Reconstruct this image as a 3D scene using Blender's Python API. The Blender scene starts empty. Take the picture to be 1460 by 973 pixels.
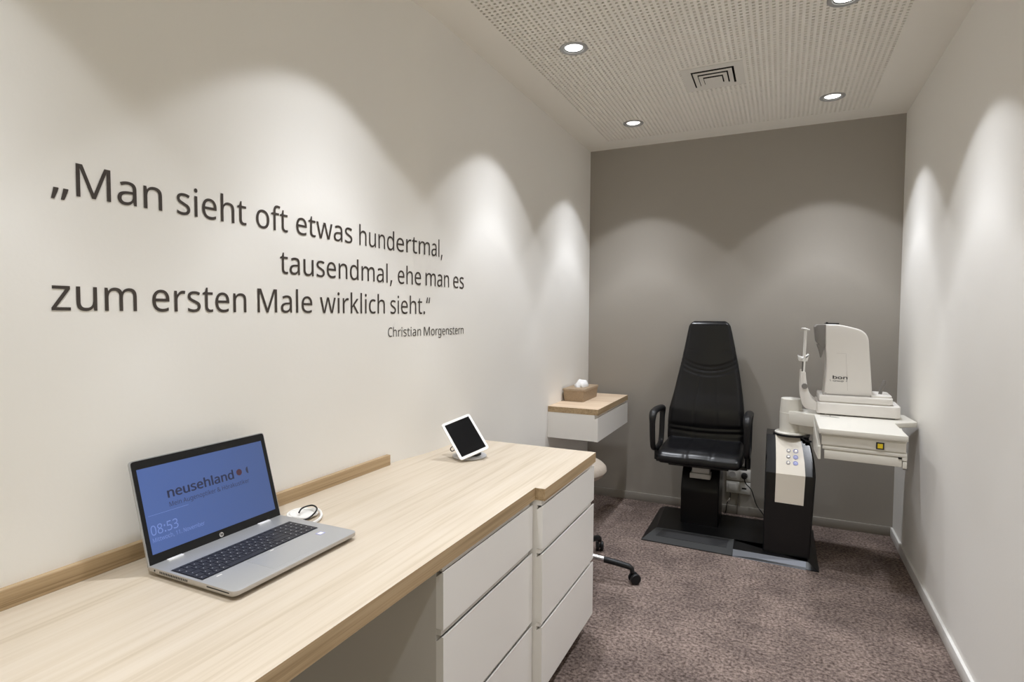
import bpy, bmesh, math, random
from mathutils import Vector, Matrix, Euler

random.seed(7)
C = bpy.context.scene.collection
SC = bpy.context.scene

# ------------------------------------------------------------------ camera
ROOM_W, ROOM_H, ROOM_FRONT = 1.8721, 2.4532, -5.30
cam_data = bpy.data.cameras.new('camera')
cam_data.sensor_fit = 'HORIZONTAL'
cam_data.sensor_width = 36.0
cam_data.lens = 20.0
cam_data.clip_start = 0.02
cam = bpy.data.objects.new('camera', cam_data)
C.objects.link(cam)
_f = Vector((-0.42720967, 0.90310053, -0.04360431))
_r = Vector((0.90385253, 0.42781332, 0.00513459))
_u = Vector((-0.02329156, 0.03721832, 0.99903569))
M4 = Matrix((( _r.x, _u.x, -_f.x, 1.25294842), (_r.y, _u.y, -_f.y, -3.94216861),
             (_r.z, _u.z, -_f.z, 1.28307172), (0, 0, 0, 1)))
cam.matrix_world = M4
SC.camera = cam

# ------------------------------------------------------------------ world, light levels, exposure
SPOT_POWER = 2.92            # each ceiling downlight
SPOT_COLOR = (0.955, 0.985, 1.045)
WORLD_COLOR, WORLD_STRENGTH = (1.0, 0.945, 0.70), 0.85  # warm fill added to lift the upper walls, enters by the open front
SC.view_settings.view_transform = 'Standard'
SC.view_settings.look = 'None'
SC.view_settings.gamma = 1.0
SC.view_settings.use_curve_mapping = False
SC.view_settings.exposure = 0.0
w = bpy.data.worlds.new('world')
SC.world = w
w.use_nodes = True
bgn = w.node_tree.nodes['Background']
bgn.inputs[0].default_value = (*WORLD_COLOR, 1)
bgn.inputs[1].default_value = WORLD_STRENGTH
SC.cycles.max_bounces = 14
SC.cycles.diffuse_bounces = 10
SC.cycles.glossy_bounces = 4
SC.cycles.use_denoising = True
SC.cycles.sample_clamp_indirect = 4.0

# ------------------------------------------------------------------ helpers
def mat(name, color, rough=0.5, metal=0.0, spec=0.5, noise=None, bump=None, emit=None, coat=0.0):
    m = bpy.data.materials.new(name)
    m.use_nodes = True
    nt = m.node_tree
    b = nt.nodes['Principled BSDF']
    b.inputs['Base Color'].default_value = (*color, 1)
    b.inputs['Roughness'].default_value = rough
    b.inputs['Metallic'].default_value = metal
    b.inputs['Specular IOR Level'].default_value = spec
    b.inputs['Coat Weight'].default_value = coat
    tc = nt.nodes.new('ShaderNodeTexCoord')
    if noise:                                   # (scale, amount): a slight variation of the paint or plastic
        n = nt.nodes.new('ShaderNodeTexNoise')
        n.inputs['Scale'].default_value = noise[0]
        n.inputs['Detail'].default_value = 4
        r = nt.nodes.new('ShaderNodeValToRGB')
        a = noise[1]
        r.color_ramp.elements[0].position = 0.3
        r.color_ramp.elements[1].position = 0.7
        r.color_ramp.elements[0].color = (*[c * (1 - a) for c in color], 1)
        r.color_ramp.elements[1].color = (*[min(1, c * (1 + a)) for c in color], 1)
        nt.links.new(tc.outputs['Object'], n.inputs['Vector'])
        nt.links.new(n.outputs['Fac'], r.inputs['Fac'])
        nt.links.new(r.outputs['Color'], b.inputs['Base Color'])
    if bump:                                    # (scale, strength, distance)
        n2 = nt.nodes.new('ShaderNodeTexNoise')
        n2.inputs['Scale'].default_value = bump[0]
        n2.inputs['Detail'].default_value = 5
        bp = nt.nodes.new('ShaderNodeBump')
        bp.inputs['Strength'].default_value = bump[1]
        bp.inputs['Distance'].default_value = bump[2]
        nt.links.new(tc.outputs['Object'], n2.inputs['Vector'])
        nt.links.new(n2.outputs['Fac'], bp.inputs['Height'])
        nt.links.new(bp.outputs['Normal'], b.inputs['Normal'])
    if emit:
        b.inputs['Emission Color'].default_value = (*emit[0], 1)
        b.inputs['Emission Strength'].default_value = emit[1]
    return m

def wood(name, light, mid, dark, axis='Y', rough=0.45, fine=1.0):
    m = bpy.data.materials.new(name)
    m.use_nodes = True
    nt = m.node_tree
    b = nt.nodes['Principled BSDF']
    b.inputs['Roughness'].default_value = rough
    b.inputs['Specular IOR Level'].default_value = 0.35
    tc = nt.nodes.new('ShaderNodeTexCoord')
    def streak(across, along, detail, dist):
        mp = nt.nodes.new('ShaderNodeMapping')
        mp.inputs['Scale'].default_value = {'Y': (across, along, across), 'X': (along, across, across)}[axis]
        n = nt.nodes.new('ShaderNodeTexNoise')
        n.inputs['Scale'].default_value = 1.0
        n.inputs['Detail'].default_value = detail
        n.inputs['Distortion'].default_value = dist
        nt.links.new(tc.outputs['Object'], mp.inputs['Vector'])
        nt.links.new(mp.outputs['Vector'], n.inputs['Vector'])
        return n
    a = streak(26 * fine, 1.1, 5, 1.1)
    c = streak(160 * fine, 2.5, 2, 0.2)
    mx = nt.nodes.new('ShaderNodeMath'); mx.operation = 'MULTIPLY_ADD'
    mx.inputs[1].default_value = 0.35
    nt.links.new(c.outputs['Fac'], mx.inputs[0])
    ml = nt.nodes.new('ShaderNodeMath'); ml.operation = 'MULTIPLY'
    ml.inputs[1].default_value = 0.65
    nt.links.new(a.outputs['Fac'], ml.inputs[0])
    nt.links.new(ml.outputs[0], mx.inputs[2])
    r = nt.nodes.new('ShaderNodeValToRGB')
    e = r.color_ramp.elements
    e[0].position, e[0].color = 0.36, (*dark, 1)
    e[1].position, e[1].color = 0.62, (*light, 1)
    q = e.new(0.47); q.color = (*mid, 1)
    nt.links.new(mx.outputs[0], r.inputs['Fac'])
    nt.links.new(r.outputs['Color'], b.inputs['Base Color'])
    return m

def smooth(me, angle=40):
    for p in me.polygons:
        p.use_smooth = True
    me.set_sharp_from_angle(angle=math.radians(angle))

def obj(name, bm, m, parent=None, sm=True, angle=40):
    me = bpy.data.meshes.new(name)
    bmesh.ops.recalc_face_normals(bm, faces=bm.faces)
    bm.to_mesh(me)
    bm.free()
    for x in (m if isinstance(m, (list, tuple)) else [m]):
        me.materials.append(x)
    if sm:
        smooth(me, angle)
    o = bpy.data.objects.new(name, me)
    C.objects.link(o)
    if parent is not None:
        o.parent = parent
        # parts are modelled at their real place in the room; the Empty stands at the thing's base
        top = parent
        while top.parent is not None:
            top = top.parent
        if parent is top and parent.type == 'EMPTY':
            o.matrix_parent_inverse = top.matrix_basis.inverted()
    return o

def thing(name, label, cat, loc=(0, 0, 0), group=None):
    o = bpy.data.objects.new(name, None)
    o.empty_display_size = 0.05
    C.objects.link(o)
    o.location = loc
    tag(o, label, cat, group)
    return o

def tag(o, label=None, cat=None, group=None):
    if label: o['label'] = label
    if cat: o['category'] = cat
    if group: o['group'] = group
    return o

def struct(name, bm, m, sm=False):
    o = obj(name, bm, m, None, sm)
    o['kind'] = 'structure'
    return o

def BM():
    return bmesh.new()

def box(bm, x0, x1, y0, y1, z0, z1, bevel=0.0, seg=2, mi=0):
    vs = [bm.verts.new(v) for v in ((x0, y0, z0), (x1, y0, z0), (x1, y1, z0), (x0, y1, z0),
                                    (x0, y0, z1), (x1, y0, z1), (x1, y1, z1), (x0, y1, z1))]
    fs = [bm.faces.new([vs[i] for i in q]) for q in ((0, 3, 2, 1), (4, 5, 6, 7), (0, 1, 5, 4), (1, 2, 6, 5), (2, 3, 7, 6), (3, 0, 4, 7))]
    for f in fs:
        f.material_index = mi
    if bevel > 0:
        es = list({e for f in fs for e in f.edges})
        bmesh.ops.bevel(bm, geom=es, offset=bevel, segments=seg, profile=0.5, affect='EDGES')
    return vs

def prism(bm, pts, a, b, axis='z', bevel=0.0, seg=2, mi=0):
    """pts: outline in the two other axes; extruded from a to b along axis"""
    def P(p, t):
        return {'z': (p[0], p[1], t), 'y': (p[0], t, p[1]), 'x': (t, p[0], p[1])}[axis]
    lo = [bm.verts.new(P(p, a)) for p in pts]
    hi = [bm.verts.new(P(p, b)) for p in pts]
    n = len(pts)
    fs = [bm.faces.new(lo[::-1]), bm.faces.new(hi)]
    for i in range(n):
        fs.append(bm.faces.new([lo[i], lo[(i + 1) % n], hi[(i + 1) % n], hi[i]]))
    for f in fs:
        f.material_index = mi
    if bevel > 0:
        bmesh.ops.recalc_face_normals(bm, faces=fs)
        es = [e for e in {e for f in fs[:2] for e in f.edges}]
        bmesh.ops.bevel(bm, geom=es, offset=bevel, segments=seg, profile=0.5, affect='EDGES')
    return fs

def rounded(pts, r, n=5):
    """round the corners of a polygon; r may be a list"""
    out = []
    N = len(pts)
    for i in range(N):
        ri = r[i] if isinstance(r, (list, tuple)) else r
        p = Vector(pts[i]); a = Vector(pts[i - 1]); b = Vector(pts[(i + 1) % N])
        if ri <= 0:
            out.append(tuple(p)); continue
        ua = (a - p).normalized(); ub = (b - p).normalized()
        la = min(ri, (a - p).length * .49); lb = min(ri, (b - p).length * .49)
        p0 = p + ua * la; p1 = p + ub * lb
        for k in range(n + 1):
            t = k / n
            q = p0 * (1 - t) ** 2 + p * 2 * t * (1 - t) + p1 * t * t
            out.append(tuple(q))
    return out

def lathe(bm, prof, c=(0, 0, 0), n=32, axis='z', cap=True, mi=0, M=None):
    """prof: (radius, height) pairs"""
    c = Vector(c)
    rings = []
    for r, h in prof:
        ring = []
        for i in range(n):
            a = 2 * math.pi * i / n
            v = {'z': Vector((r * math.cos(a), r * math.sin(a), h)), 'y': Vector((r * math.cos(a), h, r * math.sin(a))),
                 'x': Vector((h, r * math.cos(a), r * math.sin(a)))}[axis]
            if M is not None:
                v = M @ v
            ring.append(bm.verts.new(c + v))
        rings.append(ring)
    for a, b in zip(rings, rings[1:]):
        for i in range(n):
            f = bm.faces.new([a[i], a[(i + 1) % n], b[(i + 1) % n], b[i]]); f.material_index = mi
    if cap:
        f = bm.faces.new(rings[0][::-1]); f.material_index = mi
        f = bm.faces.new(rings[-1]); f.material_index = mi

def tube(bm, pts, r, n=10, closed=False, flat=1.0, side=None, cap=True, mi=0):
    """a tube along pts; r one radius or one per point; flat squashes it along `side`"""
    P = [Vector(p) for p in pts]
    N = len(P)
    rings = []
    ref = Vector(side) if side else None
    prev = None
    for i in range(N):
        if closed:
            t = P[(i + 1) % N] - P[i - 1]
        else:
            t = P[min(i + 1, N - 1)] - P[max(i - 1, 0)]
        t.normalize()
        if ref is not None:
            s = (ref - t * ref.dot(t)).normalized()
        elif prev is None:
            s = t.orthogonal().normalized()
        else:
            s = (prev - t * prev.dot(t)).normalized()
        prev = s
        q = t.cross(s)
        rr = r[i] if isinstance(r, (list, tuple)) else r
        rings.append([bm.verts.new(P[i] + s * (math.cos(2 * math.pi * k / n) * rr * flat) + q * (math.sin(2 * math.pi * k / n) * rr)) for k in range(n)])
    M = N if closed else N - 1
    for i in range(M):
        a, b = rings[i], rings[(i + 1) % N]
        for k in range(n):
            f = bm.faces.new([a[k], a[(k + 1) % n], b[(k + 1) % n], b[k]]); f.material_index = mi
    if cap and not closed:
        bm.faces.new(rings[0][::-1]).material_index = mi
        bm.faces.new(rings[-1]).material_index = mi

def spline(ctrl, n=8, closed=False):
    """Catmull-Rom through control points"""
    P = [Vector(p) for p in ctrl]
    N = len(P)
    out = []
    for i in range(N if closed else N - 1):
        if closed:
            p0, p1, p2, p3 = P[i - 1], P[i], P[(i + 1) % N], P[(i + 2) % N]
        else:
            p0, p1, p2, p3 = P[max(i - 1, 0)], P[i], P[i + 1], P[min(i + 2, N - 1)]
        for k in range(n):
            t = k / n
            out.append(0.5 * ((2 * p1) + (p2 - p0) * t + (2 * p0 - 5 * p1 + 4 * p2 - p3) * t * t + (3 * p1 - p0 - 3 * p2 + p3) * t ** 3))
    if not closed:
        out.append(P[-1])
    return out

# ------------------------------------------------------------------ lettering: outlines of the letters used, em/1000 units
GLYPHS = {
    '„': (334, ["294,84 275,23 251,-42 225,-103 172,-103 187,-38 202,31 213,93 288,93", "145,84 127,23 102,-42 76,-103 25,-103 36,-55 47,-4 57,47 64,93 140,93"]),
    '“': (288, ["278,573 263,507 249,438 238,376 162,376 156,385 175,445 200,511 226,573", "130,573 115,507 100,438 90,376 14,376 10,385 28,445 53,511 79,573"]),
    'M': (727, ["330,0 142,502 139,502 142,461 144,407 144,347 144,0 78,0 78,573 184,573 361,103 364,103 544,573 650,573 650,0 578,0 578,352 579,408 581,460 584,501 581,501 390,0"]),
    'a': (450, ["231,437 268,435 299,428 326,418 347,403 364,383 376,358 383,328 385,293 385,0 334,0 320,61 317,61 307,50 298,40 288,30 279,22 268,15 258,9 246,3 234,-1 220,-4 206,-6 190,-8 172,-8 154,-7 136,-5 119,0 103,6 88,13 75,23 64,34 55,48 47,63 41,80 38,99 37,119 40,150 50,176 65,199 87,219 116,234 152,245 194,253 243,257 316,259 316,285 315,309 310,330 303,347 293,359 280,368 265,375 247,379 227,380 210,379 194,378 178,374 163,370 106,347 84,400 99,408 115,414 132,421 151,426 170,431 190,434 210,436", "252,208 215,205 184,200 159,192 141,182 127,170 118,155 112,138 110,119 111,102 115,87 122,75 132,66 144,58 157,53 172,50 188,49 215,51 238,56 260,66 279,79 295,96 306,117 313,142 315,172 315,210"]),
    'n': (496, ["275,438 311,436 343,429 369,417 391,401 409,379 421,352 428,319 431,280 431,0 361,0 361,275 359,299 355,321 348,338 338,353 324,364 308,372 288,377 265,379 232,376 204,368 182,356 166,338 154,316 146,289 140,258 139,223 139,0 68,0 68,430 125,430 136,371 140,371 147,382 156,392 165,401 175,409 186,416 198,422 210,427 222,431 235,434 248,436 262,437"]),
    's': (384, ["348,119 347,99 343,80 336,64 327,49 316,36 302,24 286,14 268,6 248,0 226,-4 202,-7 176,-8 155,-8 135,-6 116,-4 99,-1 83,3 68,8 55,13 42,19 42,83 104,60 122,55 141,52 159,50 178,49 203,50 224,53 242,59 256,66 266,76 274,86 278,99 280,112 279,120 278,128 275,135 271,141 266,148 259,154 250,160 239,167 174,196 103,228 89,236 76,245 66,255 57,266 50,278 45,292 42,307 41,324 44,350 52,372 66,392 85,408 109,421 137,430 168,436 202,438 221,437 240,436 258,434 275,430 292,426 308,421 324,415 339,409 315,353 258,372 243,376 228,378 213,380 197,380 177,379 159,377 144,372 131,366 121,358 114,350 110,339 108,328 109,319 111,312 114,304 119,298 125,292 133,286 142,280 154,274 219,246 289,215 302,206 314,197 324,187 333,176 339,164 344,150 347,135"]),
    'i': (207, ["139,430 139,0 68,0 68,430", "104,591 112,590 119,588 126,585 133,580 138,574 142,566 144,557 145,546 144,536 142,526 138,519 133,512 126,508 119,504 112,502 104,501 96,502 88,504 81,508 75,512 69,519 66,526 63,536 63,546 63,557 66,566 69,574 75,580 81,585 88,588 96,590"]),
    'e': (452, ["234,438 261,436 286,432 308,424 329,414 348,401 364,385 378,367 390,346 399,323 406,299 410,272 411,244 411,201 117,201 120,167 127,137 139,111 154,90 174,74 197,62 224,55 254,52 274,53 293,54 310,56 327,60 392,82 392,20 376,13 359,8 343,3 327,-1 310,-4 292,-6 272,-8 251,-8 221,-6 194,-2 167,6 143,17 121,31 101,48 85,68 70,91 59,117 51,146 46,177 44,212 46,246 50,277 57,306 68,333 81,357 96,378 114,395 134,411 157,423 181,431 207,436", "233,380 209,378 188,372 170,362 154,348 140,330 130,309 123,285 119,257 338,257 337,275 335,292 331,307 326,322 320,334 312,346 303,356 292,364 280,371 266,376 251,379"]),
    'h': (496, ["139,431 138,399 135,370 140,370 147,381 155,391 164,400 174,407 185,414 196,420 208,425 221,429 233,433 247,435 260,437 273,437 298,436 321,433 342,428 360,421 377,411 391,400 403,386 413,370 421,351 426,330 430,306 431,280 431,0 361,0 361,275 359,299 355,321 348,338 338,353 324,364 308,372 288,377 265,379 242,377 222,374 204,368 189,360 177,350 166,338 157,324 150,308 145,289 142,269 139,246 139,222 139,0 68,0 68,609 139,609"]),
    't': (289, ["212,50 245,53 272,59 272,5 240,-4 200,-8 183,-7 167,-5 152,-1 138,4 124,11 112,20 101,31 91,44 84,60 78,79 75,100 74,125 74,375 13,375 13,409 75,437 103,528 144,528 144,430 269,430 269,375 144,375 144,127 146,108 149,93 155,79 163,69 173,60 185,54 198,51"]),
    'o': (485, ["442,216 441,190 438,165 434,142 428,121 420,101 411,82 400,66 388,51 374,37 359,25 342,15 324,7 305,0 285,-4 264,-7 241,-8 221,-7 200,-4 181,0 163,7 145,15 129,25 114,37 100,51 88,66 77,82 67,101 59,121 52,142 48,165 45,190 44,216 46,250 50,282 58,310 68,336 81,360 97,380 116,397 137,412 161,423 186,431 214,436 244,438 272,436 299,431 324,423 347,412 368,397 387,380 403,360 417,336 428,310 436,282 440,250", "117,216 118,191 120,169 125,147 130,128 138,110 147,95 159,82 172,71 187,62 203,56 222,52 243,51 264,52 282,56 299,62 314,71 327,82 339,95 348,110 356,128 361,147 366,169 368,191 369,216 368,240 365,263 361,284 355,303 348,320 338,335 327,348 314,359 299,367 282,374 263,377 242,379 212,376 185,368 164,354 147,335 134,311 124,284 119,252"]),
    'f': (276, ["266,375 158,375 158,0 87,0 87,375 12,375 12,408 87,432 87,457 88,483 92,507 97,528 104,547 113,563 124,577 137,588 152,597 168,604 186,609 206,612 227,613 274,609 310,599 292,544 262,552 228,556 211,554 197,550 185,542 175,532 168,519 162,502 159,481 158,458 158,430 266,430"]),
    'w': (630, ["346,243 336,276 328,308 321,335 316,357 313,357 308,335 302,307 294,275 284,242 207,1 127,1 9,431 82,431 141,201 153,154 163,109 169,73 172,73 178,97 185,128 193,160 201,188 277,431 354,431 428,188 440,149 451,109 457,74 460,74 466,108 477,153 489,201 549,431 621,431 502,1 419,1"]),
    'u': (496, ["427,430 427,0 370,0 359,57 356,57 349,46 340,36 331,28 321,20 310,13 298,8 286,3 273,-1 260,-4 247,-6 234,-8 220,-8 195,-7 173,-4 152,1 134,8 117,18 103,29 91,43 81,59 73,78 68,99 64,122 63,148 63,430 135,430 135,153 136,129 141,108 148,91 158,76 171,65 188,57 207,52 230,51 253,52 273,55 291,61 306,69 319,79 330,91 338,105 345,121 350,140 354,160 356,182 357,206 357,430"]),
    'd': (493, ["221,-8 182,-5 148,6 118,23 92,48 71,79 56,117 47,162 44,214 47,266 56,311 71,350 93,381 119,406 149,424 183,434 221,438 238,437 253,436 267,433 280,429 292,425 303,420 314,413 323,407 332,399 340,391 348,383 354,374 359,374 356,405 354,438 354,609 425,609 425,0 368,0 358,58 354,58 348,49 340,40 332,32 323,24 314,17 303,11 292,6 279,1 266,-3 252,-6 237,-7", "232,51 263,53 290,60 311,71 328,88 340,109 348,135 354,165 355,200 355,213 354,251 349,284 340,313 329,336 313,355 291,369 264,377 231,379 204,376 181,368 162,354 146,334 133,309 124,281 119,249 117,213 119,176 124,144 133,116 146,93 162,74 181,61 205,53"]),
    'r': (331, ["269,438 295,437 319,433 310,368 287,372 264,374 252,373 240,371 228,368 217,363 206,358 195,351 186,343 176,334 168,324 161,313 154,301 149,289 144,275 141,261 139,245 139,229 139,0 68,0 68,430 126,430 134,351 137,351 144,363 152,374 161,385 170,395 180,404 191,413 202,420 214,426 227,431 240,435 254,437"]),
    'm': (750, ["540,438 574,436 603,429 628,417 649,401 665,379 676,352 683,319 685,280 685,0 615,0 615,277 614,300 610,321 603,338 594,353 582,364 567,372 549,377 528,379 499,376 474,369 454,358 438,342 426,322 418,298 413,270 411,237 411,0 342,0 342,277 341,293 339,308 336,321 332,333 327,344 320,353 312,361 303,367 293,372 281,376 268,378 253,379 233,377 215,374 199,368 185,360 174,350 164,338 156,324 150,308 145,290 141,269 139,247 139,223 139,0 68,0 68,430 125,430 136,371 140,371 147,382 155,392 163,401 173,409 183,416 194,422 205,427 217,431 229,434 241,436 254,437 266,438 290,437 312,433 332,428 349,420 365,410 378,398 389,383 398,366 402,366 414,383 427,398 443,410 461,420 480,428 499,433 519,437"]),
    'l': (207, ["139,0 68,0 68,609 139,609"]),
    'z': (377, ["346,0 31,0 31,47 262,375 45,375 45,430 340,430 340,377 112,55 346,55"]),
    'k': (428, ["138,291 137,257 135,221 138,221 152,240 172,264 189,285 326,430 409,430 235,246 421,0 336,0 187,200 138,158 138,0 68,0 68,609 138,609"]),
    'c': (385, ["241,-8 213,-7 187,-2 162,5 139,15 118,28 99,45 83,65 69,87 58,114 50,143 46,176 44,213 46,250 51,284 59,315 71,342 85,365 102,385 121,401 142,415 166,425 191,432 217,436 245,438 262,437 278,436 293,434 309,431 323,427 336,424 348,419 358,415 337,356 292,370 244,376 223,375 204,371 187,366 172,358 159,347 148,335 138,320 131,303 125,284 120,263 118,239 117,213 118,189 120,166 125,145 131,126 138,109 148,94 159,82 172,71 186,63 202,58 220,54 240,53 257,53 273,55 288,57 302,60 351,78 351,15 340,10 328,5 316,1 304,-2 290,-5 275,-7 258,-8"]),
    '.': (215, ["58,43 59,57 61,69 66,78 72,85 80,90 88,94 97,96 107,97 117,96 126,94 135,90 142,85 149,78 153,69 156,57 157,43 156,30 153,18 149,9 142,2 135,-4 126,-8 117,-10 107,-11 97,-10 88,-8 80,-4 72,2 66,9 61,18 59,30"]),
    ',': (215, ["154,84 136,23 111,-42 85,-103 33,-103 49,-38 63,31 73,93 148,93"]),
    'C': (507, ["323,517 301,516 280,513 260,508 241,502 223,493 206,482 192,470 178,456 166,440 155,423 146,404 139,383 133,361 129,337 126,312 125,286 126,252 131,220 138,191 147,164 160,139 175,117 192,99 213,83 236,71 262,62 291,57 322,55 341,56 359,57 377,59 394,62 460,78 460,15 443,10 427,5 410,1 393,-2 375,-5 356,-7 335,-8 312,-8 270,-6 232,1 197,12 166,28 139,48 115,72 95,99 78,131 65,165 56,203 51,244 49,287 50,319 53,349 59,378 67,406 77,432 89,456 103,478 120,499 138,517 159,534 181,548 206,559 233,569 261,575 292,579 324,581 346,580 367,578 388,576 409,572 429,567 448,561 465,554 482,547 453,486 394,508 378,512 360,515 342,517"]),
    'g': (493, ["221,438 241,437 261,434 280,429 297,422 314,413 329,402 343,388 355,373 359,373 369,430 425,430 425,-7 424,-36 420,-63 413,-88 404,-109 392,-129 378,-146 361,-160 341,-172 318,-181 293,-187 264,-191 233,-192 210,-192 188,-191 167,-189 147,-186 128,-182 110,-177 94,-172 78,-165 78,-100 94,-108 111,-114 129,-120 149,-125 170,-129 191,-132 214,-133 237,-134 263,-132 286,-126 306,-116 324,-101 337,-84 347,-63 353,-39 355,-13 355,4 356,32 358,57 354,57 343,42 329,28 315,17 299,8 281,1 263,-4 243,-7 221,-8 182,-4 147,7 117,25 91,51 70,83 56,121 47,164 44,214 47,263 56,306 70,344 91,377 117,404 147,423 181,434", "230,379 213,377 197,374 182,368 169,359 157,349 147,336 138,320 130,303 125,284 120,262 118,239 117,213 119,176 124,143 134,115 146,92 163,73 182,60 205,52 232,50 248,50 262,52 276,54 288,58 299,63 309,69 318,76 326,85 334,94 340,105 345,117 349,131 352,145 354,161 356,179 356,197 356,214 355,242 353,267 349,289 343,309 335,326 326,340 315,352 302,362 287,369 270,374 251,377"]),
    'b': (493, ["139,461 138,410 135,373 139,373 149,386 161,398 174,409 189,419 206,427 226,432 248,436 272,437 310,434 344,423 374,406 401,381 422,350 437,312 446,267 449,215 448,180 444,147 437,118 427,91 415,68 400,48 384,31 365,17 344,6 322,-2 298,-6 272,-8 248,-7 226,-3 206,2 189,10 174,20 161,31 149,42 139,55 133,55 119,0 68,0 68,609 139,609", "260,379 238,377 219,374 202,369 188,361 175,351 165,339 157,325 150,308 145,289 142,268 139,244 139,217 139,214 140,177 145,144 153,116 165,93 181,74 202,61 229,53 261,51 288,53 312,61 332,74 348,93 360,117 369,145 374,178 376,216 374,254 369,287 360,315 348,338 331,356 311,368 288,376"]),
    'p': (493, ["273,438 310,434 344,424 374,407 401,383 422,351 437,313 446,268 449,216 448,181 444,148 437,119 427,93 415,69 401,49 384,31 365,17 345,6 322,-2 298,-6 272,-8 256,-7 241,-6 227,-3 213,1 201,6 190,11 179,17 170,24 139,55 134,55 137,20 139,-16 139,-192 68,-192 68,430 126,430 136,371 139,371 145,380 153,389 161,397 170,405 179,412 189,419 201,424 213,429 226,433 240,436 256,437", "260,379 239,377 221,374 204,369 190,362 178,353 167,342 158,328 152,313 146,295 142,275 140,254 139,229 139,216 139,190 142,167 145,145 150,126 157,109 165,93 176,80 188,70 203,61 220,55 239,52 261,51 280,52 297,56 312,63 326,72 338,84 348,98 357,113 364,131 369,150 373,171 375,193 376,217 374,252 369,283 360,310 348,334 331,354 311,367 288,376"]),
    'A': (512, ["437,0 368,177 141,177 73,0 0,0 224,575 289,575 512,0", "282,415 274,438 263,473 255,500 247,468 238,438 230,415 165,241 346,241"]),
    '&': (587, ["244,581 265,580 284,578 302,573 318,567 333,558 345,549 356,537 366,524 373,510 378,494 381,477 383,458 380,434 374,411 364,391 350,372 333,355 313,338 292,323 268,308 423,159 433,172 442,186 450,200 457,216 479,286 550,286 543,261 536,237 527,213 518,191 508,170 496,150 483,131 468,114 585,0 490,0 420,67 408,56 394,46 381,37 366,28 352,20 336,13 320,7 303,2 285,-3 265,-6 245,-7 223,-8 196,-7 171,-4 148,2 127,10 108,20 91,32 77,47 65,63 55,82 48,102 44,125 43,149 43,169 46,187 51,204 57,220 66,234 75,248 87,261 100,273 115,284 131,296 148,307 166,318 133,358 125,368 118,379 112,391 107,403 102,415 99,429 97,442 96,456 97,475 101,493 106,509 114,524 124,537 135,548 149,558 165,567 182,573 201,578 222,580", "209,273 159,239 150,231 141,221 134,211 128,201 123,190 119,178 117,165 116,152 118,131 124,112 133,95 146,81 162,69 181,61 202,56 225,55 250,56 273,59 294,64 314,71 331,80 347,90 362,100 375,111", "241,524 225,523 211,519 198,514 186,506 177,496 171,485 167,472 165,457 166,443 169,429 174,416 180,404 189,391 199,378 211,364 225,350 247,363 265,376 280,389 292,401 301,414 308,428 311,442 313,458 312,472 308,484 302,495 294,505 283,513 271,519 257,523"]),
    'ö': (485, ["442,216 441,190 438,165 434,142 428,121 420,101 411,82 400,66 388,51 374,37 359,25 342,15 324,7 305,0 285,-4 264,-7 241,-8 221,-7 200,-4 181,0 163,7 145,15 129,25 114,37 100,51 88,66 77,82 67,101 59,121 52,142 48,165 45,190 44,216 46,250 50,282 58,310 68,336 81,360 97,380 116,397 137,412 161,423 186,431 214,436 244,438 272,436 299,431 324,423 347,412 368,397 387,380 403,360 417,336 428,310 436,282 440,250", "117,216 118,191 120,169 125,147 130,128 138,110 147,95 159,82 172,71 187,62 203,56 222,52 243,51 264,52 282,56 299,62 314,71 327,82 339,95 348,110 356,128 361,147 366,169 368,191 369,216 368,240 365,263 361,284 355,303 348,320 338,335 327,348 314,359 299,367 282,374 263,377 242,379 212,376 185,368 164,354 147,335 134,311 124,284 119,252", "131,546 131,556 134,564 137,571 142,576 148,580 154,583 161,585 168,585 176,585 183,583 189,580 195,576 200,571 203,564 205,556 206,546 205,537 203,529 200,522 195,516 189,512 183,509 176,507 168,506 161,507 154,509 148,512 142,516 137,522 134,529 131,537", "281,546 282,556 284,564 288,571 292,576 298,580 304,583 311,585 318,585 326,585 333,583 339,580 345,576 350,571 353,564 355,556 356,546 355,537 353,529 350,522 345,516 339,512 333,509 326,507 318,506 311,507 304,509 298,512 292,516 288,522 284,529 282,537"]),
    '0': (459, ["419,287 419,253 417,221 414,191 409,163 403,137 395,112 386,90 376,70 363,52 349,37 334,23 316,12 297,3 276,-3 253,-7 229,-8 198,-6 170,1 145,12 122,27 103,47 86,70 71,98 60,129 51,163 44,201 41,243 39,287 40,332 44,373 50,411 58,446 69,477 83,504 99,527 119,547 141,562 167,573 196,579 229,581 259,579 287,573 313,562 335,547 355,527 372,504 387,477 399,446 408,411 414,373 418,332", "110,287 111,249 113,215 116,184 121,156 128,132 137,111 147,93 159,78 173,67 190,59 208,54 229,52 249,54 268,59 284,67 298,78 310,92 320,110 329,131 336,156 341,184 345,215 347,249 348,287 347,325 345,359 341,390 336,417 329,442 320,463 310,481 298,495 284,507 268,515 249,520 229,521 208,520 190,515 173,507 159,495 147,481 137,463 128,442 121,417 116,390 113,359 111,325"]),
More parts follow.
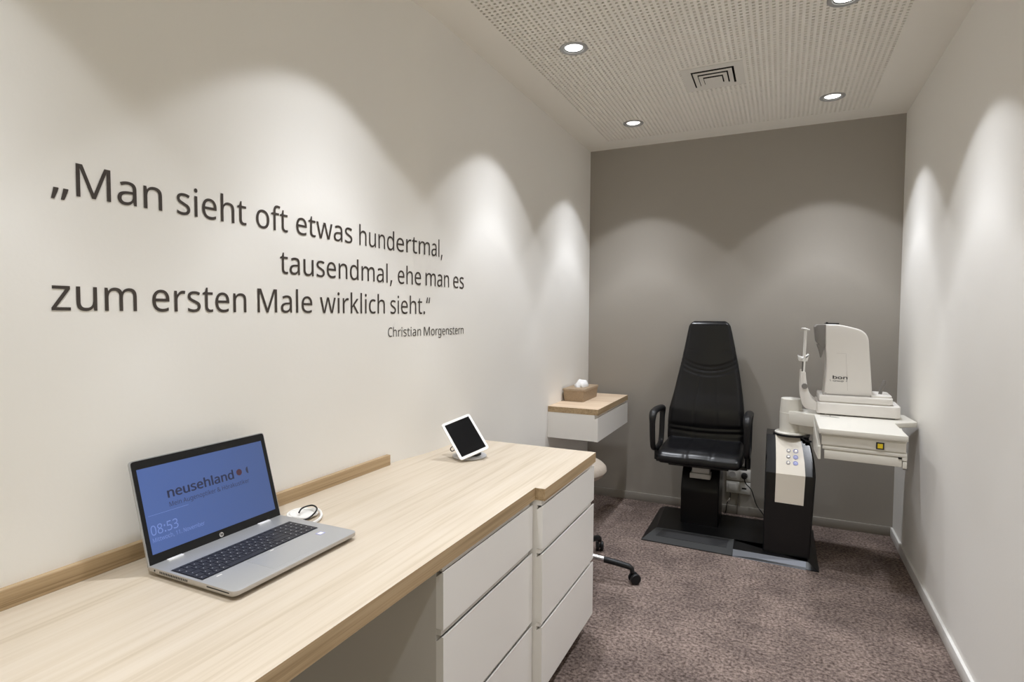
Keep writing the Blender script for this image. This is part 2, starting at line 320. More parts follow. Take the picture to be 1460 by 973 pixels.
    '8': (459, ["229,581 253,580 276,577 298,572 318,565 336,556 352,546 366,533 378,519 388,503 395,485 399,465 400,443 399,427 396,411 392,397 385,383 377,371 368,359 357,348 346,338 333,328 320,319 306,311 291,303 308,294 325,285 340,275 355,265 369,254 381,242 392,229 401,216 409,201 414,185 418,167 419,148 417,125 413,104 406,84 395,65 383,49 367,34 350,22 330,11 308,3 284,-3 258,-7 231,-8 201,-7 174,-3 149,2 126,10 106,21 89,33 74,47 61,63 52,81 45,101 41,122 39,146 40,165 43,183 49,199 56,214 65,228 75,241 86,253 99,264 113,274 128,283 143,291 158,299 144,307 131,316 119,326 107,336 96,346 87,358 78,370 71,383 65,396 61,411 59,427 58,444 59,465 63,485 70,503 80,518 92,533 107,545 123,556 141,565 161,572 182,577 205,580", "108,145 110,125 116,107 125,90 138,76 155,64 176,55 200,50 229,48 257,50 281,55 302,64 319,76 332,91 342,108 348,127 350,148 349,161 346,174 341,186 335,197 327,207 317,217 306,226 293,235 279,243 264,251 247,258 229,265 217,270 200,262 184,254 170,246 157,237 146,228 136,219 128,208 121,197 115,186 111,173 109,160", "228,524 207,522 188,518 170,512 155,502 143,491 134,476 128,460 127,441 128,427 130,414 135,402 141,391 148,382 157,373 167,365 179,357 232,330 282,357 292,364 302,373 310,382 317,392 323,402 327,414 330,427 330,441 329,460 323,476 315,491 302,502 287,512 270,518 250,522"]),
    ':': (215, ["58,43 59,57 61,69 66,78 72,85 80,90 88,94 97,96 107,97 117,96 126,94 135,90 142,85 149,78 153,69 156,57 157,43 156,30 153,18 149,9 142,2 135,-4 126,-8 117,-10 107,-11 97,-10 88,-8 80,-4 72,2 66,9 61,18 59,30", "58,387 59,401 61,412 66,422 72,429 80,434 88,438 97,440 107,441 117,440 126,438 135,434 142,429 149,422 153,412 156,401 157,387 156,373 153,362 149,352 142,345 135,339 126,335 117,333 107,332 97,333 88,335 80,339 72,345 66,352 61,362 59,373"]),
    '5': (459, ["221,351 249,350 275,346 300,340 322,331 343,320 361,307 376,291 389,274 400,254 407,232 412,209 413,183 411,154 407,128 399,103 387,81 373,60 356,43 336,28 314,15 289,5 261,-2 231,-7 199,-8 177,-8 156,-6 136,-4 116,0 97,4 80,10 65,16 51,23 51,90 66,81 82,74 101,68 121,62 141,58 161,55 181,53 200,52 220,53 239,55 257,60 274,65 289,73 302,82 313,93 323,106 331,121 336,137 340,156 341,176 339,202 332,225 321,245 306,262 287,275 262,284 232,290 197,292 146,288 99,280 64,302 86,573 373,573 373,508 146,508 132,342 169,348"]),
    '3': (459, ["395,439 394,420 392,403 387,387 381,372 373,359 363,347 352,336 340,326 326,318 310,311 294,306 277,302 277,298 309,293 337,283 360,271 379,255 394,236 405,214 411,190 413,163 412,139 407,116 400,94 390,74 377,56 360,40 341,26 318,14 292,4 263,-3 230,-7 193,-8 171,-8 150,-6 130,-4 110,-1 91,3 72,8 54,15 36,23 36,89 54,81 74,73 93,67 114,61 135,57 155,54 175,52 194,51 230,53 260,59 285,68 305,81 320,98 331,117 337,139 339,164 338,182 335,197 329,211 320,223 310,233 297,242 282,249 265,255 246,260 226,263 203,265 179,265 123,265 123,326 180,326 202,326 223,329 242,333 259,339 274,347 286,356 298,366 307,377 314,390 319,404 322,418 323,434 321,454 316,471 307,486 295,498 280,508 262,516 242,520 219,521 204,521 190,520 176,518 164,515 117,498 75,473 39,521 55,533 73,544 93,554 115,563 139,571 163,576 190,579 218,581 260,578 296,571 327,558 352,540 371,519 384,495 393,468"]),
    '1': (459, ["285,0 216,0 216,400 216,439 217,470 219,499 196,477 169,455 108,405 71,452 226,573 285,573"]),
    'N': (609, ["532,0 447,0 141,476 138,476 141,432 143,378 144,320 144,0 78,0 78,573 161,573 467,99 470,99 468,137 466,193 464,249 464,573 532,573"]),
    'G': (584, ["326,302 524,302 524,22 501,15 478,8 454,3 431,-1 406,-4 380,-6 352,-8 323,-8 280,-6 241,1 205,12 173,28 145,47 120,71 98,98 81,130 67,164 57,202 51,243 49,286 51,330 58,370 69,407 84,442 104,473 127,500 154,524 186,544 220,560 259,571 300,578 346,581 369,580 392,578 415,576 437,572 458,567 478,561 498,554 516,547 489,484 473,491 457,497 439,503 421,508 401,512 382,515 362,517 342,517 309,515 278,510 250,501 225,489 202,474 181,455 164,434 150,409 139,382 131,353 126,321 124,286 126,253 130,222 137,193 146,166 159,141 175,119 194,100 216,84 241,71 270,62 303,56 340,55 404,59 452,68 452,238 326,238"]),
    'v': (407, ["163,0 0,430 75,430 167,176 180,137 193,96 201,63 204,63 214,96 227,138 241,176 332,430 407,430 244,0"]),
    'H': (594, ["516,0 443,0 443,267 150,267 150,0 78,0 78,573 150,573 150,330 443,330 443,573 516,573"]),
    'D': (585, ["536,292 534,246 528,203 516,165 501,131 481,100 457,74 430,51 399,33 364,18 325,8 283,2 237,0 78,0 78,573 254,573 296,571 335,565 371,555 404,540 434,523 460,501 483,475 502,446 517,413 528,377 534,336", "460,289 459,326 454,359 446,388 435,415 421,437 404,457 384,474 361,487 336,498 308,505 277,509 244,511 150,511 150,62 228,62 282,65 329,76 369,94 402,119 428,151 446,190 457,236"]),
    ' ': (209, []),
}

CAP = 573.0

def letters(text):
    """flat letter shapes as (verts, faces, x0, x1), in units of the cap height"""
    cu = bpy.data.curves.new('lettering', 'CURVE')
    cu.dimensions = '2D'
    cu.fill_mode = 'BOTH'
    x = 0.0
    lo, hi = 1e9, -1e9
    for ch in text:
        adv, polys = GLYPHS[ch]
        for s in polys:
            pts = [tuple(float(k) for k in q.split(',')) for q in s.split(' ')]
            sp = cu.splines.new('POLY')
            sp.points.add(len(pts) - 1)
            for i, (px, py) in enumerate(pts):
                sp.points[i].co = ((x + px) / CAP, py / CAP, 0, 1)
                lo = min(lo, (x + px) / CAP); hi = max(hi, (x + px) / CAP)
            sp.use_cyclic_u = True
        x += adv
    o = bpy.data.objects.new('lettering', cu)
    C.objects.link(o)
    bpy.context.view_layer.update()
    me = bpy.data.meshes.new_from_object(o.evaluated_get(bpy.context.evaluated_depsgraph_get()))
    vs = [v.co.copy() for v in me.vertices]
    fs = [tuple(p.vertices) for p in me.polygons]
    bpy.data.objects.remove(o)
    bpy.data.curves.remove(cu)
    bpy.data.meshes.remove(me)
    return vs, fs, lo, hi

def put_text(bm, text, place, x0, x1, base, cap, bold=0.0, mi=0, thick=0.0):
    """place(u, v) -> world point; the letters run from u=x0 to u=x1 with their baseline at v=base"""
    vs, fs, lo, hi = letters(text)
    k = (x1 - x0) / (hi - lo)
    # heavier lettering is the same outline laid down several times, a hair apart
    for dx, dy in ([(0, 0)] if not bold else [(0, 0), (bold, 0), (-bold, 0), (0, bold * .6), (0, -bold * .6)]):
        nv = [bm.verts.new(place(x0 + (v.x - lo) * k + dx * cap, base + v.y * cap + dy * cap)) for v in vs]
        for f in fs:
            try:
                bm.faces.new([nv[i] for i in f]).material_index = mi
            except ValueError:
                pass

# ------------------------------------------------------------------ materials
WHITE_WALL = mat('white_wall_paint', (0.86, 0.845, 0.81), 0.85, spec=0.2, bump=(90, 0.12, 0.002))
CEIL_PAINT = mat('ceiling_paint', (0.86, 0.835, 0.78), 0.9, spec=0.15)
HOLE_DARK = mat('ceiling_fleece', (0.11, 0.10, 0.085), 0.95, spec=0.1)
TAUPE = mat('taupe_wall_paint', (0.36, 0.335, 0.30), 0.8, spec=0.25, bump=(90, 0.12, 0.002))
TAUPE_TRIM = mat('taupe_trim', (0.30, 0.28, 0.25), 0.6, spec=0.35)
WHITE_TRIM = mat('white_trim', (0.80, 0.79, 0.76), 0.45)
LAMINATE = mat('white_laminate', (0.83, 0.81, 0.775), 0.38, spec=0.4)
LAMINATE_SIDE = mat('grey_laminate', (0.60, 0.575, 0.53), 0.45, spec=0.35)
OAK = wood('light_oak', (0.61, 0.535, 0.435), (0.575, 0.495, 0.39), (0.51, 0.43, 0.325), 'Y')
OAK_SHELF = wood('light_oak_shelf', (0.74, 0.60, 0.45), (0.68, 0.53, 0.385), (0.58, 0.43, 0.29), 'X')
OAK_EDGE = wood('oak_edge', (0.50, 0.365, 0.22), (0.42, 0.30, 0.17), (0.28, 0.19, 0.10), 'Y', fine=2.4)
BLACK_LEATHER = mat('black_leather', (0.0055, 0.0055, 0.0066), 0.30, spec=0.38, bump=(260, 0.18, 0.001))
BLACK_PLASTIC = mat('black_plastic', (0.008, 0.008, 0.009), 0.42, spec=0.35)
BLACK_METAL = mat('black_metal', (0.0055, 0.0055, 0.006), 0.3, spec=0.22)
GREY_RUBBER = mat('grey_rubber', (0.033, 0.034, 0.034), 0.55, noise=(160, 0.15))
DARK_RUBBER = mat('dark_rubber', (0.015, 0.015, 0.016), 0.6)
BRUSHED = mat('brushed_steel', (0.13, 0.138, 0.155), 0.45, metal=0.5)
CHROME = mat('chrome', (0.75, 0.75, 0.76), 0.15, metal=1.0)
RING_METAL = mat('satin_nickel', (0.46, 0.465, 0.47), 0.4, metal=0.6)
BLACK_GLOSS = mat('black_gloss_paint', (0.005, 0.0052, 0.006), 0.20, spec=0.40, coat=0.05)
HINGE = mat('hinge_cover', (0.80, 0.80, 0.82), 0.3)
CREAM = mat('cream_plastic', (0.70, 0.68, 0.62), 0.35, spec=0.45)
PANEL_CREAM = mat('cream_panel', (0.74, 0.69, 0.60), 0.14, spec=0.6)
DEVICE_WHITE = mat('device_white', (0.76, 0.735, 0.70), 0.36, spec=0.45)
DEVICE_GREY = mat('device_grey', (0.20, 0.188, 0.175), 0.5)
LOGO_GREY = mat('logo_grey', (0.22, 0.22, 0.23), 0.5)
BUTTON_BLUE = mat('button_blue', (0.33, 0.35, 0.62), 0.35)
BUTTON_GREY = mat('button_grey', (0.36, 0.37, 0.43), 0.35)
YELLOW = mat('yellow_switch', (0.60, 0.44, 0.015), 0.3, emit=((1.0, 0.72, 0.02), 0.06))
QUOTE_BROWN = mat('quote_foil', (0.052, 0.041, 0.034), 0.55)
SILVER = mat('laptop_silver', (0.43, 0.435, 0.44), 0.36, metal=0.35, spec=0.5)
SILVER_EDGE = mat('laptop_edge', (0.46, 0.43, 0.40), 0.4, metal=0.25)
BEZEL = mat('laptop_bezel', (0.008, 0.008, 0.008), 0.45, spec=0.3)
KEY_BLACK = mat('key_black', (0.018, 0.019, 0.026), 0.5)
KEY_PRINT = mat('key_print', (0.6, 0.6, 0.62), 0.6)
TABLET_WHITE = mat('tablet_white', (0.85, 0.85, 0.84), 0.3)
TABLET_GLASS = mat('tablet_glass', (0.004, 0.004, 0.0045), 0.2, spec=0.2)
STAND_GREY = mat('stand_grey', (0.55, 0.55, 0.56), 0.35, metal=0.2)
WHITE_PLASTIC = mat('white_plastic', (0.80, 0.79, 0.76), 0.4)
BEIGE_SEAT = mat('beige_upholstery', (0.33, 0.28, 0.23), 0.75, noise=(60, 0.06))
TISSUE = mat('tissue_paper', (0.86, 0.86, 0.86), 0.9)
KRAFT = mat('kraft_board', (0.36, 0.27, 0.18), 0.7, noise=(220, 0.18), bump=(300, 0.4, 0.001))
GRILLE_WHITE = mat('vent_white', (0.74, 0.72, 0.67), 0.6)
VENT_DARK = mat('vent_dark', (0.03, 0.03, 0.028), 0.9)
LAMP_GLOW = mat('lamp_glow', (0.9, 0.9, 0.9), 0.4, emit=((1.0, 0.985, 0.95), 4.0))
SCREEN_INK = mat('screen_dark_ink', (0.0, 0.0, 0.0), 0.4, emit=((0.030, 0.034, 0.070), 1.0))
SCREEN_RED = mat('screen_red_ink', (0.0, 0.0, 0.0), 0.4, emit=((0.065, 0.024, 0.040), 1.0))
SCREEN_PALE = mat('screen_pale_ink', (0.0, 0.0, 0.0), 0.4, emit=((0.17, 0.25, 0.58), 1.0))

def screen_material():
    m = mat('screen_blue', (0.004, 0.004, 0.004), 0.3)
    nt = m.node_tree
    b = nt.nodes['Principled BSDF']
    tc = nt.nodes.new('ShaderNodeTexCoord')
    sp = nt.nodes.new('ShaderNodeSeparateXYZ')
    r = nt.nodes.new('ShaderNodeValToRGB')
    r.color_ramp.elements[0].color = (0.070, 0.125, 0.340, 1)
    r.color_ramp.elements[1].color = (0.058, 0.098, 0.250, 1)
    nt.links.new(tc.outputs['Generated'], sp.inputs[0])
    nt.links.new(sp.outputs['Y'], r.inputs['Fac'])
    nt.links.new(r.outputs['Color'], b.inputs['Emission Color'])
    b.inputs['Emission Strength'].default_value = 1.0
    return m
SCREEN_BLUE = screen_material()

def carpet_material():
    m = bpy.data.materials.new('brown_carpet')
    m.use_nodes = True
    nt = m.node_tree
    b = nt.nodes['Principled BSDF']
    b.inputs['Roughness'].default_value = 1.0
    b.inputs['Specular IOR Level'].default_value = 0.05
    tc = nt.nodes.new('ShaderNodeTexCoord')
    n1 = nt.nodes.new('ShaderNodeTexNoise'); n1.inputs['Scale'].default_value = 78; n1.inputs['Detail'].default_value = 4
    n1.inputs['Roughness'].default_value = 0.7
    n2 = nt.nodes.new('ShaderNodeTexNoise'); n2.inputs['Scale'].default_value = 5.0; n2.inputs['Detail'].default_value = 5
    n2.inputs['Roughness'].default_value = 0.6
    for n in (n1, n2):
        nt.links.new(tc.outputs['Object'], n.inputs['Vector'])
    r1 = nt.nodes.new('ShaderNodeValToRGB')
    r1.color_ramp.elements[0].position = 0.36; r1.color_ramp.elements[0].color = (0.085, 0.062, 0.054, 1)
    r1.color_ramp.elements[1].position = 0.66; r1.color_ramp.elements[1].color = (0.36, 0.285, 0.255, 1)
    r2 = nt.nodes.new('ShaderNodeValToRGB')
    r2.color_ramp.elements[0].position = 0.35; r2.color_ramp.elements[0].color = (0.66, 0.655, 0.65, 1)
    r2.color_ramp.elements[1].position = 0.68; r2.color_ramp.elements[1].color = (1.10, 1.09, 1.06, 1)
    mx = nt.nodes.new('ShaderNodeMix'); mx.data_type = 'RGBA'; mx.blend_type = 'MULTIPLY'
    mx.inputs['Factor'].default_value = 1.0
    nt.links.new(n1.outputs['Fac'], r1.inputs['Fac'])
    nt.links.new(n2.outputs['Fac'], r2.inputs['Fac'])
    nt.links.new(r1.outputs['Color'], mx.inputs['A'])
    nt.links.new(r2.outputs['Color'], mx.inputs['B'])
    nt.links.new(mx.outputs['Result'], b.inputs['Base Color'])
    bp = nt.nodes.new('ShaderNodeBump'); bp.inputs['Strength'].default_value = 0.9; bp.inputs['Distance'].default_value = 0.008
    nt.links.new(n1.outputs['Fac'], bp.inputs['Height'])
    nt.links.new(bp.outputs['Normal'], b.inputs['Normal'])
    return m
CARPET = carpet_material()

# ------------------------------------------------------------------ the room
W, H, F = ROOM_W, ROOM_H, ROOM_FRONT
BAY, BAY_END, FLUSH = -0.036, -2.279, -2.02        # the desk part of the left wall lies 36 mm further back

def wall_x(y):
    if y <= BAY_END: return BAY
    if y >= FLUSH: return 0.0
    t = (y - BAY_END) / (FLUSH - BAY_END)
    return BAY * (1 - t * t * (3 - 2 * t))

bm = BM(); box(bm, -0.2, W + 0.15, F - 0.15, 0.15, -0.10, 0.0)
struct('floor', bm, CARPET)

bm = BM()
WALL_Y = [F, -4.5, -3.5, -2.9, -2.5] + [BAY_END + (FLUSH - BAY_END) * k / 10 for k in range(11)] + [-1.8, -1.2, -0.6, 0.0]
prism(bm, [(wall_x(y), y) for y in WALL_Y] + [(-0.16, 0), (-0.16, F)], 0.0, H, 'z')
struct('wall_left', bm, WHITE_WALL, True)
bm = BM(); box(bm, W, W + 0.12, F, 0.0, 0.0, H)
struct('wall_right', bm, WHITE_WALL)
bm = BM(); box(bm, -0.16, W + 0.12, 0.0, 0.12, 0.0, H)
struct('wall_back', bm, TAUPE)
# unseen front, opened to let in added fill light; short side walls and header
bm = BM()
box(bm, -0.16, 0.16, F - 0.12, F, 0.0, H)
box(bm, W - 0.12, W + 0.12, F - 0.12, F, 0.0, H)
box(bm, 0.16, W - 0.12, F - 0.12, F, 2.12, H)
struct('wall_front', bm, WHITE_WALL)

# ceiling: plain border, perforated acoustic field with real square holes, openings for lamps and vent
LAMPS = [(0.4058, -1.5367), (0.4153, -0.4704), (1.4699, -0.4483), (1.4376, -1.4950),
         (0.4060, -2.6200), (1.4500, -2.5600), (0.4100, -3.6800), (1.4500, -3.6200)]
VENT = (0.790, 1.066, -1.115, -0.831)
PITCH, HX0, HY1 = 0.0231, 0.1776, -0.1880
NX = 65
NYH = 150
def ceiling():
    bm = BM()
    half = PITCH / 2
    xs = [HX0 + i * half for i in range(2 * NX + 1)]
    ys = [HY1 - j * half for j in range(2 * NYH + 1)]
    grid = {}
    def V(i, j, up=0):
        k = (i, j, up)
        if k not in grid:
            grid[k] = bm.verts.new((xs[i], ys[j], H + 0.0125 * up))
        return grid[k]
    def cut(cx, cy):
        if VENT[0] + .02 < cx < VENT[1] - .02 and VENT[2] + .02 < cy < VENT[3] - .02:
            return True
        return any((cx - a) ** 2 + (cy - b) ** 2 < 0.047 ** 2 for a, b in LAMPS)
    def plain(cx, cy):
        m = 0.004
        if VENT[0] - m < cx < VENT[1] + m and VENT[2] - m < cy < VENT[3] + m:
            return True
        return any((cx - a) ** 2 + (cy - b) ** 2 < 0.058 ** 2 for a, b in LAMPS)
    for i in range(2 * NX):
        for j in range(2 * NYH):
            cx, cy = (xs[i] + xs[i + 1]) / 2, (ys[j] + ys[j + 1]) / 2
            if cut(cx, cy):
                continue
            q = [(i, j), (i + 1, j), (i + 1, j + 1), (i, j + 1)]
            if i % 2 == 0 and j % 2 == 0 and not plain(cx, cy):
                for a, b in zip(q, q[1:] + q[:1]):
                    bm.faces.new([V(*a), V(*b), V(*b, 1), V(*a, 1)])
                bm.faces.new([V(*p, 1) for p in q]).material_index = 1
            else:
                bm.faces.new([V(*p) for p in q])
    a0, a1, b0, b1 = xs[0], xs[-1], ys[-1], ys[0]
    X0, X1 = -0.16, W + 0.12
    for x0, x1, y0, y1 in ((X0, a0, F - .12, 0.12), (a1, X1, F - .12, 0.12), (a0, a1, b1, 0.12), (a0, a1, F - .12, b0)):
        bm.faces.new([bm.verts.new(p) for p in ((x0, y0, H), (x0, y1, H), (x1, y1, H), (x1, y0, H))])
    # slab above
    box(bm, X0, X1, F - .12, 0.12, H + 0.16, H + 0.22)
    for x0, x1, y0, y1 in ((X0, X0 + .02, F - .12, .12), (X1 - .02, X1, F - .12, .12), (X0, X1, F - .12, F - .10), (X0, X1, .10, .12)):
        box(bm, x0, x1, y0, y1, H, H + 0.17)
    me = bpy.data.meshes.new('ceiling')
    bm.to_mesh(me); bm.free()
    me.materials.append(CEIL_PAINT); me.materials.append(HOLE_DARK)
    o = bpy.data.objects.new('ceiling', me)
    C.objects.link(o)
    o['kind'] = 'structure'
ceiling()

def skirting(name, m, x0, x1, y0, y1, h=0.0543):
    bm = BM(); box(bm, x0, x1, y0, y1, 0.0, h, 0.002, 2)
    struct(name, bm, m, True)
skirting('baseboard_back', TAUPE_TRIM, 0.0, W, -0.012, 0.0)
skirting('baseboard_right', WHITE_TRIM, W - 0.012, W, F, -0.012)
skirting('baseboard_left', WHITE_TRIM, 0.0, 0.012, -1.74, -0.012)

# ------------------------------------------------------------------ ceiling lamps and vent
def downlight(x, y, label):
    t = thing('ceiling_downlight', label, 'ceiling light', (x, y, H), 'round recessed ceiling downlights')
    bm = BM()
    lathe(bm, [(0.047, 0.004), (0.061, 0.0), (0.0605, -0.003), (0.057, -0.0045), (0.044, -0.003), (0.042, 0.000)], (x, y, H), 40, cap=False)
    lathe(bm, [(0.042, 0.000), (0.0385, 0.030), (0.047, 0.030), (0.047, 0.004)], (x, y, H), 40, cap=False, mi=1)
    obj('trim_ring', bm, [RING_METAL, VENT_DARK], t)
    bm = BM()
    lathe(bm, [(0.0385, 0.003), (0.0385, 0.010)], (x, y, H), 40)
    obj('lamp_disc', bm, LAMP_GLOW, t)
    # the lamp's own light, with the beam of a reflector downlight
    L = bpy.data.lights.new('downlight_beam', 'SPOT')
    L.energy = SPOT_POWER
    L.color = SPOT_COLOR
    L.spot_size = math.radians(91)
    L.spot_blend = 0.15
    L.shadow_soft_size = 0.03
    L.use_nodes = True
    nt = L.node_tree
    em = nt.nodes['Emission']
    g = nt.nodes.new('ShaderNodeNewGeometry')
    s = nt.nodes.new('ShaderNodeSeparateXYZ')
    nt.links.new(g.outputs['Incoming'], s.inputs[0])
    def mth(op, a, b=None):
        n = nt.nodes.new('ShaderNodeMath'); n.operation = op
        for k, v in ((0, a), (1, b)):
            if v is None: continue
            if isinstance(v, (int, float)): n.inputs[k].default_value = v
            else: nt.links.new(v, n.inputs[k])
        return n.outputs[0]
    c2 = mth('MULTIPLY', s.outputs['Z'], s.outputs['Z'])
    s2 = mth('MAXIMUM', mth('SUBTRACT', 1.0, c2), 0.02)
    k = mth('MINIMUM', mth('POWER', s2, BEAM_POWER), BEAM_CAP)
    nt.links.new(k, em.inputs['Strength'])
    lo = bpy.data.objects.new('downlight_beam', L)
    C.objects.link(lo)
    lo.parent = t
    lo.location = (0, 0, -0.004)
    return t
BEAM_POWER, BEAM_CAP = -2.1, 21.8
for (x, y), lab in zip(LAMPS, (
        'lit round downlight with grey ring, the largest one near the left wall',
        'lit round downlight nearest the corner of left wall and taupe wall',
        'lit round downlight beside the vent towards the right wall, near the taupe wall',
        'grey ringed downlight cut off by the top edge of the photo',
        'downlight above the desk worktop, out of view over the wall quote',
        'downlight over the floor opposite the desk, out of view',
        'downlight above the near end of the desk, out of view',
        'downlight behind the camera near the right wall')):
    downlight(x, y, lab)

def vent():
    x0, x1, y0, y1 = VENT
    cx, cy = (x0 + x1) / 2, (y0 + y1) / 2
    hx, hy = (x1 - x0) / 2, (y1 - y0) / 2
    t = thing('ceiling_vent', 'square white air vent with stepped louvres in the perforated ceiling', 'air vent', (cx, cy, H))
    def ring(bm, a, b, za, zb, c=None):
        """sloping square ring from half size a at za to half size b at zb"""
        lo = [bm.verts.new((cx + sx * a * hx, cy + sy * a * hy, za)) for sx, sy in ((-1, -1), (1, -1), (1, 1), (-1, 1))]
        hi = [bm.verts.new((cx + sx * b * hx, cy + sy * b * hy, zb)) for sx, sy in ((-1, -1), (1, -1), (1, 1), (-1, 1))]
        l2 = [bm.verts.new(v.co + Vector((0, 0, 0.002))) for v in lo]
        h2 = [bm.verts.new(v.co + Vector((0, 0, 0.002))) for v in hi]
        for A, B in ((lo, hi), (hi, h2), (h2, l2), (l2, lo)):
            for i in range(4):
                bm.faces.new([A[i], A[(i + 1) % 4], B[(i + 1) % 4], B[i]])
    bm = BM()
    ring(bm, 1.0, 0.70, H - 0.003, H - 0.004)
    obj('frame', bm, GRILLE_WHITE, t, False)
    # thin square plates, each hanging a little lower than the one around it
    for k, (a, b) in enumerate(((0.635, 0.500), (0.460, 0.330))):
        bm = BM()
        z = H - 0.0090 - 0.0055 * k
        ring(bm, a, b, z, z)
        obj('louvre', bm, GRILLE_WHITE, t, False)
    bm = BM()
    box(bm, cx - .295 * hx, cx + .295 * hx, cy - .295 * hy, cy + .295 * hy, H - 0.0205, H - 0.0188)
    obj('centre_plate', bm, GRILLE_WHITE, t, False)
    for sx, sy in ((-1, -1), (1, -1), (1, 1), (-1, 1)):
        bm = BM()
        tube(bm, [(cx + sx * .25 * hx, cy + sy * .25 * hy, H - 0.019), (cx + sx * .25 * hx, cy + sy * .25 * hy, H + 0.03), (cx + sx * .60 * hx, cy + sy * .60 * hy, H + 0.03)], 0.0015, 6)
        obj('hanger_rod', bm, VENT_DARK, t, False)
    bm = BM()
    a = 0.80
    for q in (((-a, -a), (a, -a)), ((a, -a), (a, a)), ((a, a), (-a, a)), ((-a, a), (-a, -a))):
        (p, r) = q
        bm.faces.new([bm.verts.new((cx + u * hx, cy + v * hy, z)) for u, v, z in ((p[0], p[1], H + .001), (r[0], r[1], H + .001), (r[0], r[1], H + .12), (p[0], p[1], H + .12))])
    bm.faces.new([bm.verts.new((cx + u * a * hx, cy + v * a * hy, H + .12)) for u, v in ((-1, -1), (1, -1), (1, 1), (-1, 1))])
    obj('duct', bm, VENT_DARK, t, False)
vent()

# ------------------------------------------------------------------ desk
SLAB0, SLAB1 = 0.7016, 0.74
DESK_NEAR = -4.75
STEP = -2.300
t = thing('desk_worktop', 'long light oak worktop with stepped front edge along the left wall', 'desk', (0.3, -3.2, SLAB0))
bm = BM()
prism(bm, [(BAY + .0005, DESK_NEAR), (0.560, DESK_NEAR), (0.560, STEP), (0.5935, STEP), (0.5935, -1.7585), (0.0005, -1.7585)] + [(wall_x(y) + 0.0005, y) for y in (FLUSH, -2.07, -2.11, -2.15, -2.19, -2.23, BAY_END)], SLAB0, SLAB1, 'z')
for f in bm.faces:
    f.normal_update()
    f.material_index = 0 if abs(f.normal.z) > 0.5 else 1
obj('tabletop', bm, [OAK, OAK_EDGE], t, False)
bm = BM()
box(bm, BAY, -0.020, DESK_NEAR, BAY_END, SLAB1, 0.7775, 0.0008, 1)
tag(obj('upstand', bm, OAK_EDGE, t, True), 'low brown oak strip along the wall')
bm = BM()
box(bm, BAY + 0.005, 0.53, DESK_NEAR + 0.01, DESK_NEAR + 0.035, 0.0, SLAB0)
obj('leg_panel', bm, LAMINATE_SIDE, t, False)

def cabinet(y0, y1, fx, label, near_panel, wall0):
    """y0 near end, y1 far end, fx front plane"""
    t = thing('drawer_cabinet', label, 'drawer cabinet', (0.28, (y0 + y1) / 2, 0.0), 'white three-drawer cabinets under the worktop')
    cx = fx - 0.020
    bm = BM()
    # sides, back, bottom, top rail and two cross rails behind the open gaps
    far = y1 - 0.016
    box(bm, wall0, cx, y0, y0 + 0.018, 0.075, SLAB0 - 0.001)
    box(bm, wall0, cx, far - 0.018, far, 0.075, SLAB0 - 0.001)
    box(bm, wall0, wall0 + 0.01, y0 + .018, far - .018, 0.075, SLAB0 - 0.001)
    box(bm, wall0 + .01, cx, y0 + .018, far - .018, 0.075, 0.093)
    for z0, z1, back in ((0.6850, SLAB0 - 0.001, 0.004), (0.5300, 0.5440, 0.007), (0.2915, 0.3040, 0.007)):
        box(bm, cx - 0.03, fx - back, y0 + .001, far - .001, z0, z1)
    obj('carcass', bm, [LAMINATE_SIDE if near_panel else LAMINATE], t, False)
    for z0, z1 in ((0.5455, 0.6835), (0.3055, 0.5285), (0.0770, 0.2900)):
        bm = BM()
        # front with a bevelled grip edge along its top
        prism(bm, [(cx, z0), (fx, z0), (fx, z1), (fx - 0.003, z1), (cx, z1 - 0.014)], y0, y1, 'y')
        obj('drawer', bm, LAMINATE, t, False)
    bm = BM()
    box(bm, wall0 + 0.02, cx - 0.045, y0 + 0.002, far - 0.03, 0.0, 0.075)
    tag(obj('plinth', bm, BLACK_PLASTIC, t, False), 'black recessed plinth')
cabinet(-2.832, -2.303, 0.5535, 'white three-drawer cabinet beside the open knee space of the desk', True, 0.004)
cabinet(-2.299, -1.752, 0.5855, 'white three-drawer cabinet at the far end of the desk', False, 0.004)

# ------------------------------------------------------------------ writing on the left wall
def on_wall(u, v):
    return Vector((wall_x(u) + 0.0012, u, v))
t = thing('wall_quote', 'dark brown German quotation lettered on the white wall above the desk', 'wall lettering', (0, -2.6, 1.3))
LINES = [
    (1.5200, 0.0660, (('„Man', -3.3173, -3.0967), ('sieht', -3.0615, -2.8698), ('oft', -2.8386, -2.7298), ('etwas', -2.6984, -2.4577), ('hundertmal,', -2.4231, -1.9613))),
    (1.4012, 0.0650, (('tausendmal,', -2.7595, -2.2467), ('ehe', -2.2178, -2.1014), ('man', -2.0763, -1.9100), ('es', -1.8764, -1.7886))),
    (1.2900, 0.0650, (('zum', -3.3218, -3.1586), ('ersten', -3.1244, -2.8739), ('Male', -2.8379, -2.6382), ('wirklich', -2.6063, -2.2882), ('sieht.“', -2.2567, -2.0492))),
    (1.2055, 0.0340, (('Christian', -2.2708, -2.1019), ('Morgenstern', -2.0866, -1.7911))),
]
for base, cap, words in LINES:
    for txt, a, b in words:
        bm = BM()
        put_text(bm, txt, on_wall, a, b, base, cap)
        obj('lettered_word', bm, QUOTE_BROWN, t, False)

